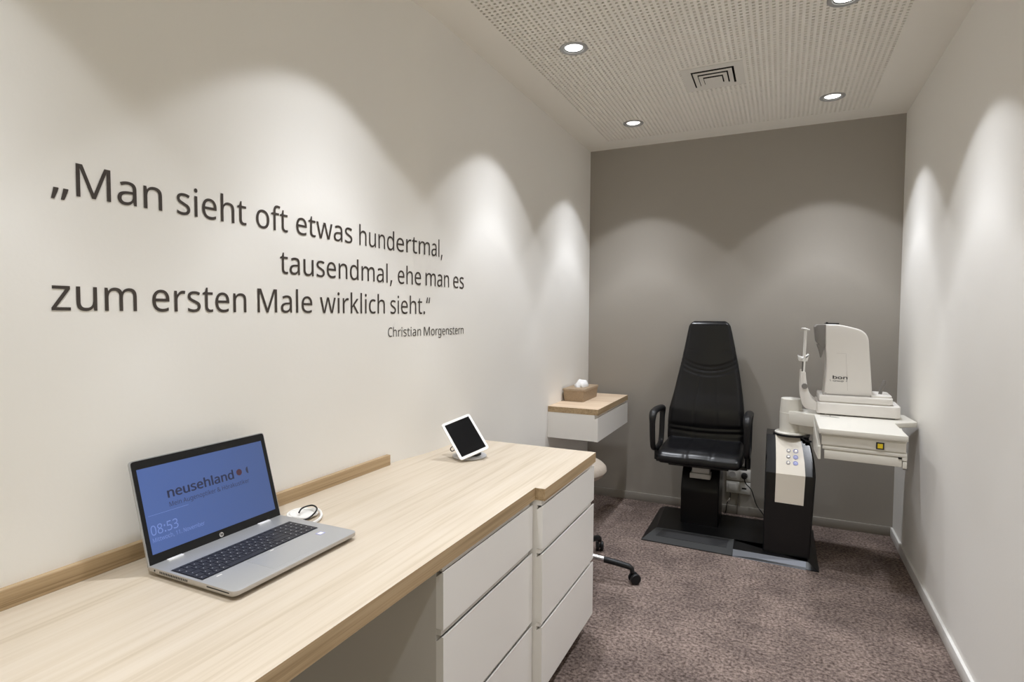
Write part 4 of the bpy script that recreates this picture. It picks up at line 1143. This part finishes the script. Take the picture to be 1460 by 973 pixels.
# ------------------------------------------------------------------ instrument console with swivelling table
t = thing('instrument_console', 'black pedestal console with cream panel and swivelling cream instrument table', 'instrument console', (1.31, -0.5, PZ))
bm = BM()
CB, CK, CT = PZ + .001, 0.456, 0.637           # bottom, bend, top
cprof = [(-0.655, CB), (-0.628, CK), (-0.495, CT), (-0.330, CT + 0.006), (-0.275, CB)]
def con(y, z, u):
    """u from 0 (left) to 1 (right); slightly narrower at the foot"""
    k = min(1, max(0, (z - CB) / (CK - CB)))
    xl = 1.1900 + 0.0020 * k
    xr = 1.4130 + 0.0200 * k - 0.034 * max(0, (z - CK) / (CT - CK)) ** 1.8
    return Vector((xl + (xr - xl) * u, y - 0.012 * u, z))
def con_front(z):
    if z <= CK: return cprof[0][0] + (cprof[1][0] - cprof[0][0]) * (z - CB) / (CK - CB)
    return cprof[1][0] + (cprof[2][0] - cprof[1][0]) * (z - CK) / (CT - CK)
zl = [CB, 0.15, 0.3, 0.40, CK, 0.49, 0.53, 0.56, 0.59, 0.615, CT]
Lr = []
for z in zl:
    yb = -0.275 - 0.055 * (z - CB) / (CT - CB)
    ring = [con(con_front(z), z, u) for u in (0, 0.03, 0.97, 1)] + [con(yb, z, 1), con(yb, z, 0)]
    ring[0].y += 0.006; ring[3].y += 0.006
    Lr.append(ring)
loft(bm, Lr)
obj('pedestal', bm, BLACK_GLOSS, t, True, 14)
bm = BM()
grid_f, grid_b = [], []
for z in (0.303, 0.36, 0.42, CK, 0.52, 0.57, 0.61, CT + .001):
    grid_f.append([con(con_front(z) - 0.0025, z, u) for u in (0.222, 0.80)])
    grid_b.append([con(con_front(z) + 0.002, z, u) for u in (0.222, 0.80)])
loft(bm, [[a[0], a[1], b[1], b[0]] for a, b in zip(grid_f, grid_b)])
pan = obj('front_panel', bm, PANEL_CREAM, t, True, 14)
tag(pan, 'cream control panel with round keys')
nrm = Vector((0, -(CT - CK), (cprof[2][0] - cprof[1][0]))).normalized()
nrm = Vector((0, -(CT - CK), 0.133)).normalized()
for i, z in enumerate((0.566, 0.538, 0.510)):
    for x, m in ((1.3035, BUTTON_GREY), (1.3385, BUTTON_BLUE)):
        bm = BM()
        r0 = 0.0125 if x > 1.32 else 0.0100
        up = Vector((0, 0.133, CT - CK)).normalized()
        cen = Vector((x, con_front(z) - 0.012 * 0.55 - 0.0025, z))
        Mx = Matrix((Vector((1, 0, 0)), up, nrm)).transposed()
        lathe(bm, [(r0, -0.001), (r0, 0.002), (r0 * .86, 0.003), (r0 * .72, 0.0024), (r0 * .68, 0.0006)], cen, 20, 'z', cap=False, M=Mx)
        lathe(bm, [(r0 * .69, 0.0), (r0 * .66, 0.0022), (0.002, 0.0026)], cen, 20, 'z', M=Mx, mi=1)
        obj('round_key', bm, [m, BUTTON_BLUE if (x > 1.32 and i > 0) else PANEL_CREAM], pan)
# collar, post and arm
PC = (1.3135, -0.452)
bm = BM()
lathe(bm, [(0.092, CT - 0.002), (0.092, CT + 0.009)], (PC[0] + .004, PC[1], 0), 40)
obj('cable_ring', bm, BLACK_PLASTIC, t)
bm = BM()
lathe(bm, [(0.084, CT + 0.009), (0.084, CT + 0.014), (0.078, CT + 0.018)], (PC[0] + .004, PC[1], 0), 40)
lathe(bm, [(0.0575, CT + 0.017), (0.0575, 0.760)], (PC[0], PC[1], 0), 40)
lathe(bm, [(0.0575, 0.7605), (0.0565, 0.7615), (0.0510, 0.836), (0.0490, 0.838)], (PC[0] - .001, PC[1], 0), 40)
obj('post', bm, CREAM, t)
TZ1, TZ0 = 0.7740, 0.7500
bm = BM()
prism(bm, rounded([(1.290, -0.50), (1.372, -0.560), (1.442, -0.575), (1.442, -0.40), (1.335, -0.395)], [.02, .03, .0, .0, .02]), 0.705, 0.7745, 'z', 0.004)
prism(bm, [(1.345, -0.49), (1.442, -0.53), (1.442, -0.42), (1.345, -0.42)], 0.655, 0.7055, 'z', 0.003)
obj('swivel_arm', bm, CREAM, t)
# table top: wide front leaf and rear leaf that reaches to the right wall
bm = BM()
prism(bm, rounded([(1.4218, -0.985), (1.7600, -1.0195), (1.7608, -0.680), (1.8660, -0.597), (1.8480, -0.375), (1.420, -0.33)], [.003, .006, .0, .006, .01, .02], 3), TZ0, TZ1, 'z', 0.0025, 2)
obj('table_top', bm, CREAM, t)
bm = BM()
def q2(u0, u1, v0, v1, z0, z1, bev=0.002):
    """block under the table, in the table's own (slightly turned) directions"""
    a = math.atan2(-0.0345, 0.338)
    O = Vector((1.4225, -0.985, 0)); ex = Vector((math.cos(a), math.sin(a), 0)); ey = Vector((-ex.y, ex.x, 0))
    pts = [O + ex * u + ey * v for u, v in ((u0, v0), (u1, v0), (u1, v1), (u0, v1))]
    prism(bm, [(p.x, p.y) for p in pts], z0, z1, 'z', bev)
q2(0.010, 0.332, 0.012, 0.34, 0.6985, 0.7400)
q2(0.006, 0.334, 0.018, 0.35, 0.7400, 0.7500, 0)
q2(0.014, 0.336, 0.014, 0.34, 0.6785, 0.6945)
q2(0.016, 0.330, 0.020, 0.34, 0.6945, 0.6985, 0)
q2(0.022, 0.318, 0.016, 0.34, 0.6340, 0.6740)
q2(0.024, 0.316, 0.022, 0.34, 0.6740, 0.6785, 0)
obj('table_frame', bm, CREAM, t)
bm = BM()
q2(0.319, 0.3365, 0.012, 0.05, 0.6640, 0.6780, 0)
q2(0.321, 0.3365, 0.012, 0.05, 0.6300, 0.6600)
obj('latch', bm, CREAM, t)
bm = BM()
q2(0.305, 0.318, 0.0135, 0.03, 0.6690, 0.6755, 0)
obj('latch_catch', bm, BLACK_PLASTIC, t)
bm = BM()
q2(0.322, 0.340, 0.016, 0.03, 0.6245, 0.6290, 0.001)
obj('latch_button', bm, DEVICE_GREY, t)
bm = BM()
q2(0.222, 0.2525, 0.008, 0.02, 0.7035, 0.7345, 0.001)
sw = obj('power_switch', bm, DARK_RUBBER, t)
bm = BM()
q2(0.2275, 0.2470, 0.0062, 0.0082, 0.7090, 0.7290, 0)
tag(obj('switch_cap', bm, YELLOW, sw, False), 'lit yellow rocker of the power switch')
# tapering bracket between arm and table
bm = BM()
prism(bm, [(-0.575, 0.7490), (-0.40, 0.7490), (-0.40, 0.690), (-0.62, 0.600), (-0.985, 0.632), (-0.985, 0.690)], 1.4190, 1.4310, 'x', 0.002)
obj('side_cheek', bm, CREAM, t)
bm = BM()
for dz, dx in ((0.0, 0.0), (-0.022, 0.012)):
    box(bm, 1.372 + dx, 1.402 + dx, -0.545, -0.53, 0.640 + dz, 0.648 + dz, 0.001)
tube(bm, spline([(1.40, -0.54, 0.62), (1.375, -0.53, 0.632), (1.36, -0.515, 0.640), (1.37, -0.49, 0.646)], 6), 0.0045, 8)
obj('cable_clip', bm, BLACK_PLASTIC, t)

# ------------------------------------------------------------------ autorefractor on the table
t = thing('autorefractor', 'white autorefractor with grey measuring head and chin rest on the cream table', 'eye examination device', (1.62, -0.45, TZ1))
DY0, DY1 = -0.560, -0.335
bm = BM()
base_pts = rounded([(1.4310, DY0), (1.8020, DY0 - 0.020), (1.8100, DY1), (1.4310, DY1 + 0.01)], [.012, .035, .035, .012], 6)
prism(bm, base_pts, TZ1 + 0.006, 0.8400, 'z', 0.006, 3)
for x, y in ((1.46, -.53), (1.77, -.545), (1.46, -.36), (1.77, -.36)):
    lathe(bm, [(0.012, TZ1 + .0002), (0.012, TZ1 + .0065)], (x, y, 0), 14, mi=1)
obj('base', bm, [DEVICE_WHITE, DARK_RUBBER], t)
bm = BM()
tray = rounded([(1.4400, DY0 + .006), (1.7700, DY0 - 0.008), (1.7780, DY1 - .01), (1.4400, DY1 - .002)], [.010, .030, .030, .010], 6)
prism(bm, tray, 0.8440, 0.8780, 'z', 0.006, 3)
prism(bm, rounded([(1.676, DY0 + .004), (1.766, DY0), (1.772, DY1 - .02), (1.676, DY1 - .02)], [.008, .028, .028, .008], 5), 0.8760, 0.8900, 'z', 0.005, 3)
prism(bm, rounded([(1.447, DY0 + .014), (1.758, DY0 + .004), (1.76, DY1 - .02), (1.447, DY1 - .016)], .01), 0.8395, 0.8445, 'z', 0)
obj('sliding_stage', bm, DEVICE_WHITE, t)
# joystick
bm = BM()
tube(bm, [(1.7230, -0.480, 0.888), (1.7270, -0.480, 0.915), (1.7400, -0.480, 0.948), (1.7430, -0.480, 0.962)], [0.0085, 0.0080, 0.0105, 0.0085], 14)
obj('joystick', bm, DEVICE_GREY, t)
# main body: side outline, thick from front to back
bm = BM()
by0, by1 = DY0 + 0.022, DY1 - 0.022
out = rounded([(1.4640, 0.8785), (1.6830, 0.8785), (1.6560, 1.2150), (1.5260, 1.2500), (1.4640, 1.2480), (1.4640, 1.1360), (1.4760, 1.0400)], [0, 0, .055, .05, 0, .03, .05], 7)
prism(bm, out, by0, by1, 'y', 0.008, 3)
body = obj('housing', bm, DEVICE_WHITE, t, True, 35)
bm = BM()
box(bm, 1.480, 1.693, by0 - 0.004, by1 + 0.004, 0.8770, 0.8850, 0.002)
lathe(bm, [(0.011, 0.0), (0.011, 0.011)], (1.684, by0 - .002, 0.8760), 14)
box(bm, 1.458, 1.476, by0 - .006, by0 + .03, 0.8770, 0.8900, 0.002)
tag(obj('housing_foot', bm, mat('device_foot_grey', (0.42, 0.40, 0.38), 0.45), body), 'grey foot strip of the housing')
# access panel outline and lettering on the side
bm = BM()
yq = by0 - 0.0006
for a, b in (((1.517, 1.098), (1.560, 1.098)), ((1.560, 1.098), (1.572, 0.905))):
    d = Vector((b[0] - a[0], b[1] - a[1])).normalized(); n_ = Vector((-d.y, d.x)) * 0.0006
    v = [bm.verts.new((p[0] + s_ * n_.x, yq, p[1] + s_ * n_.y)) for p, s_ in ((a, 1), (b, 1), (b, -1), (a, -1))]
    v2 = [bm.verts.new(q.co + Vector((0, .002, 0))) for q in v]
    bm.faces.new(v); bm.faces.new(v2[::-1])
    for i in range(4):
        bm.faces.new([v[i], v[(i + 1) % 4], v2[(i + 1) % 4], v2[i]])
obj('panel_joint', bm, mat('panel_joint_grey', (0.55, 0.53, 0.50), 0.5), body, False)
bm = BM()
on_dev = lambda u, v: Vector((u, by0 - 0.0008, v))
put_text(bm, 'bon', on_dev, 1.5035, 1.5690, 0.9640, 0.0165, bold=0.06)
put_text(bm, 'Group', on_dev, 1.5040, 1.5530, 0.9500, 0.0085, bold=0.03)
for c, a0, a1 in ((1.496, 150, 250), (1.563, -70, 30)):
    ctr = Vector((1.4985 if a0 == 150 else 1.5600, 0.957))
    q = []
    for k in range(7):
        a = math.radians(a0 + (a1 - a0) * k / 6)
        q.append((ctr.x + 0.0085 * math.cos(a), ctr.y + 0.0065 * math.sin(a)))
    q2_ = [(ctr.x + (x - ctr.x) * .75, ctr.y + (z - ctr.y) * .75) for x, z in q][::-1]
    vv = [bm.verts.new(on_dev(*p)) for p in q + q2_]
    bm.faces.new(vv)
obj('maker_lettering', bm, LOGO_GREY, body, False)
# measuring head with nose piece
bm = BM()
hy0, hy1 = by0 + 0.002, by1 - 0.002
prof = rounded([(1.4150, 1.2340), (1.4270, 1.2470), (1.4650, 1.2475), (1.4630, 1.1340), (1.4505, 1.1280), (1.4340, 1.1440), (1.4245, 1.1560)], [0, .006, 0, 0, 0, .006, 0], 4)
prism(bm, prof, hy0, hy1, 'y', 0.004, 2)
head = obj('measuring_head', bm, DEVICE_GREY, t, True, 35)
bm = BM()
hc = (hy0 + hy1) / 2 - 0.055
rings = []
for z, x0, x1, hw in ((1.142, 1.4250, 1.4640, 0.034), (1.118, 1.4330, 1.4600, 0.026), (1.092, 1.4400, 1.4550, 0.017), (1.072, 1.4435, 1.4495, 0.008)):
    rings.append([(x, y, z) for x, y in rounded([(x0, hc - hw), (x1, hc - hw), (x1, hc + hw), (x0, hc + hw)], 0.004, 3)])
loft(bm, rings)
obj('nose_piece', bm, DEVICE_GREY, head)
bm = BM()
box(bm, 1.466, 1.528, by0 + 0.030, by1 - 0.03, 1.2490, 1.2555, 0.002)
box(bm, 1.468, 1.478, by0 + 0.050, by0 + 0.08, 1.2550, 1.2600, 0.002)
obj('top_monitor', bm, BLACK_PLASTIC, t)
# chin rest
ry0, ry1 = -0.535, -0.365
for y in (ry0, ry1):
    bm = BM()
    tube(bm, [(1.3680, y, 0.985), (1.3735, y, 1.218)], 0.0048, 10)
    obj('chinrest_rod', bm, WHITE_PLASTIC, t)
bm = BM()
tube(bm, [(1.3560, ry0 - .004, 1.2265), (1.3740, ry0, 1.2230), (1.3900, ry0 + .01, 1.2190)], [0.003, 0.0045, 0.003], 8)
tube(bm, spline([(1.3740, ry0, 1.2225), (1.3610, -0.490, 1.2225), (1.3570, -0.450, 1.2225), (1.3610, -0.410, 1.2225), (1.3740, ry1, 1.2225)], 6), 0.0050, 10)
obj('forehead_band', bm, WHITE_PLASTIC, t)
bm = BM()
prism(bm, rounded([(1.3420, 1.0500), (1.3840, 1.0480), (1.3925, 1.0860), (1.3760, 1.0700), (1.3640, 1.0660), (1.3500, 1.0710), (1.3385, 1.0760)], .003, 3), -0.520, -0.380, 'y', 0.003)
box(bm, 1.3600, 1.3720, -0.536, -0.364, 1.0480, 1.0580, 0.002)
obj('chin_cup', bm, WHITE_PLASTIC, t)
for y in (ry0, ry1):
    bm = BM()
    prism(bm, rounded([(1.3530, 0.9950), (1.3505, 0.9000), (1.3570, 0.8300), (1.3800, 0.7960), (1.4360, 0.7900), (1.4360, 0.8320), (1.4060, 0.8560), (1.3900, 0.9000), (1.3800, 0.9500), (1.3760, 0.9950)],
                      [.006, .03, .03, .02, .0, .0, .03, .03, .03, .006], 5), y - 0.009, y + 0.009, 'y', 0.003)
    arm = obj('chinrest_bracket', bm, DEVICE_WHITE, t, True, 60)
    if y == ry0:
        bm = BM()
        lathe(bm, [(0.0135, -0.016), (0.0145, -0.014), (0.0145, 0.0)], (1.3730, y - 0.006, 0.9190), 20, 'y')
        tag(obj('height_knob', bm, DEVICE_GREY, arm), 'round grey height knob')
bm = BM()
tube(bm, [(1.3665, (ry0 + ry1) / 2, 0.960), (1.3670, (ry0 + ry1) / 2, 1.050)], 0.0065, 10)
tube(bm, [(1.3700, ry0, 0.940), (1.3700, ry1, 0.940)], 0.0075, 10)
obj('chin_lift', bm, mat('dark_steel', (0.16, 0.155, 0.15), 0.4, metal=0.4), t)

t = thing('metal_lever', 'thin metal lever lying on the cream table before the white device', 'lever', (1.49, -0.615, TZ1))
bm = BM()
tube(bm, [(1.445, -0.6150, TZ1 + .0025), (1.492, -0.6250, TZ1 + .0030), (1.530, -0.6450, TZ1 + .0025)], [0.0015, 0.0024, 0.0015], 8)
obj('shaft', bm, CHROME, t)
bm = BM()
tube(bm, [(1.490, -0.600, TZ1 + .0045), (1.494, -0.640, TZ1 + .0045)], 0.0028, 8)
obj('cross_handle', bm, CHROME, t)

# ------------------------------------------------------------------ sockets on the taupe wall
def plate(z0, z1, label, name):
    x0, x1 = 0.9515, 1.0965
    t = thing(name, label, 'wall socket', ((x0 + x1) / 2, 0, (z0 + z1) / 2))
    bm = BM()
    box(bm, x0, x1, -0.0095, 0.0, z0, z1, 0.002, 2)
    obj('frame', bm, WHITE_PLASTIC, t)
    return t, x0, x1, (z0 + z1) / 2
t, x0, x1, zc = plate(0.2225, 0.2975, 'white double power socket low on the taupe wall, upper of two', 'double_socket')
for cx_ in (x0 + 0.0365, x1 - 0.0365):
    bm = BM()
    box(bm, cx_ - .028, cx_ + .028, -0.0125, -0.0094, zc - .028, zc + .028, 0.0012)
    ins_ = obj('socket_insert', bm, WHITE_PLASTIC, t)
    bm = BM()
    lathe(bm, [(0.0215, -0.0136), (0.0225, -0.0126), (0.0215, -0.0120)], (cx_, 0, zc), 28, 'y', cap=False)
    lathe(bm, [(0.0205, -0.0127), (0.002, -0.0128)], (cx_, 0, zc), 28, 'y', mi=1)
    obj('socket_well', bm, [WHITE_PLASTIC, STAND_GREY], ins_)
plug_x, plug_z = x1 - 0.0365, zc
t, x0, x1, zc2 = plate(0.1390, 0.2140, 'white switch and data socket low on the taupe wall, lower of two', 'data_socket')
bm = BM()
box(bm, x0 + .013, x0 + .061, -0.0130, -0.0094, zc2 - .026, zc2 + .026, 0.0015)
obj('rocker', bm, WHITE_PLASTIC, t)
bm = BM()
box(bm, x1 - .064, x1 - .011, -0.0120, -0.0094, zc2 - .028, zc2 + .028, 0.0012)
ins_ = obj('data_insert', bm, WHITE_PLASTIC, t)
bm = BM()
box(bm, x1 - .050, x1 - .023, -0.0140, -0.0118, zc2 - .006, zc2 + .004)
obj('data_port', bm, VENT_DARK, ins_, False)
bm = BM()
box(bm, x1 - .052, x1 - .021, -0.0135, -0.0118, zc2 - .018, zc2 - .0085)
obj('name_strip', bm, TABLET_WHITE, ins_, False)

t = thing('power_cord', 'black power cord plugged into the wall socket and running to the console', 'power cord', (plug_x, -0.02, plug_z))
bm = BM()
lathe(bm, [(0.0190, -0.0140), (0.0195, -0.0300), (0.0150, -0.0420), (0.0060, -0.0440)], (plug_x, 0, plug_z), 24, 'y')
obj('plug', bm, BLACK_PLASTIC, t)
bm = BM()
tube(bm, spline([(plug_x, -0.040, plug_z - .012), (plug_x + .012, -0.036, plug_z - .045), (plug_x + .045, -0.030, 0.175), (1.135, -0.045, 0.095), (1.175, -0.095, 0.055), (1.215, -0.245, 0.050), (1.25, -0.273, 0.070)], 8), 0.0032, 8)
obj('cord', bm, BLACK_PLASTIC, t)
t = thing('hanging_data_cable', 'thin grey cable with bright metal connector hanging below the data socket', 'cable', (0.972, -0.02, 0.10))
bm = BM()
tube(bm, spline([(0.976, -0.006, 0.139), (0.978, -0.018, 0.120), (0.976, -0.022, 0.106)], 6), 0.0026, 8)
tube(bm, spline([(0.965, -0.024, 0.082), (0.958, -0.026, 0.060), (0.955, -0.022, 0.03), (0.951, -0.020, 0.004)], 6), 0.0024, 8)
obj('wire', bm, BLACK_PLASTIC, t)
bm = BM()
tube(bm, [(0.976, -0.022, 0.108), (0.972, -0.024, 0.094), (0.965, -0.024, 0.080)], [0.0045, 0.0080, 0.0075], 10)
tag(obj('connector', bm, CHROME, t), 'bright metal connector')
t = thing('wall_cable', 'thin grey cable running from the data socket down to the carpet', 'cable', (1.02, -0.016, 0.07))
bm = BM()
tube(bm, spline([(1.026, -0.006, 0.139), (1.026, -0.014, 0.125), (1.024, -0.018, 0.06), (1.022, -0.018, 0.003)], 6), 0.0022, 8)
obj('wire', bm, DEVICE_GREY, t)
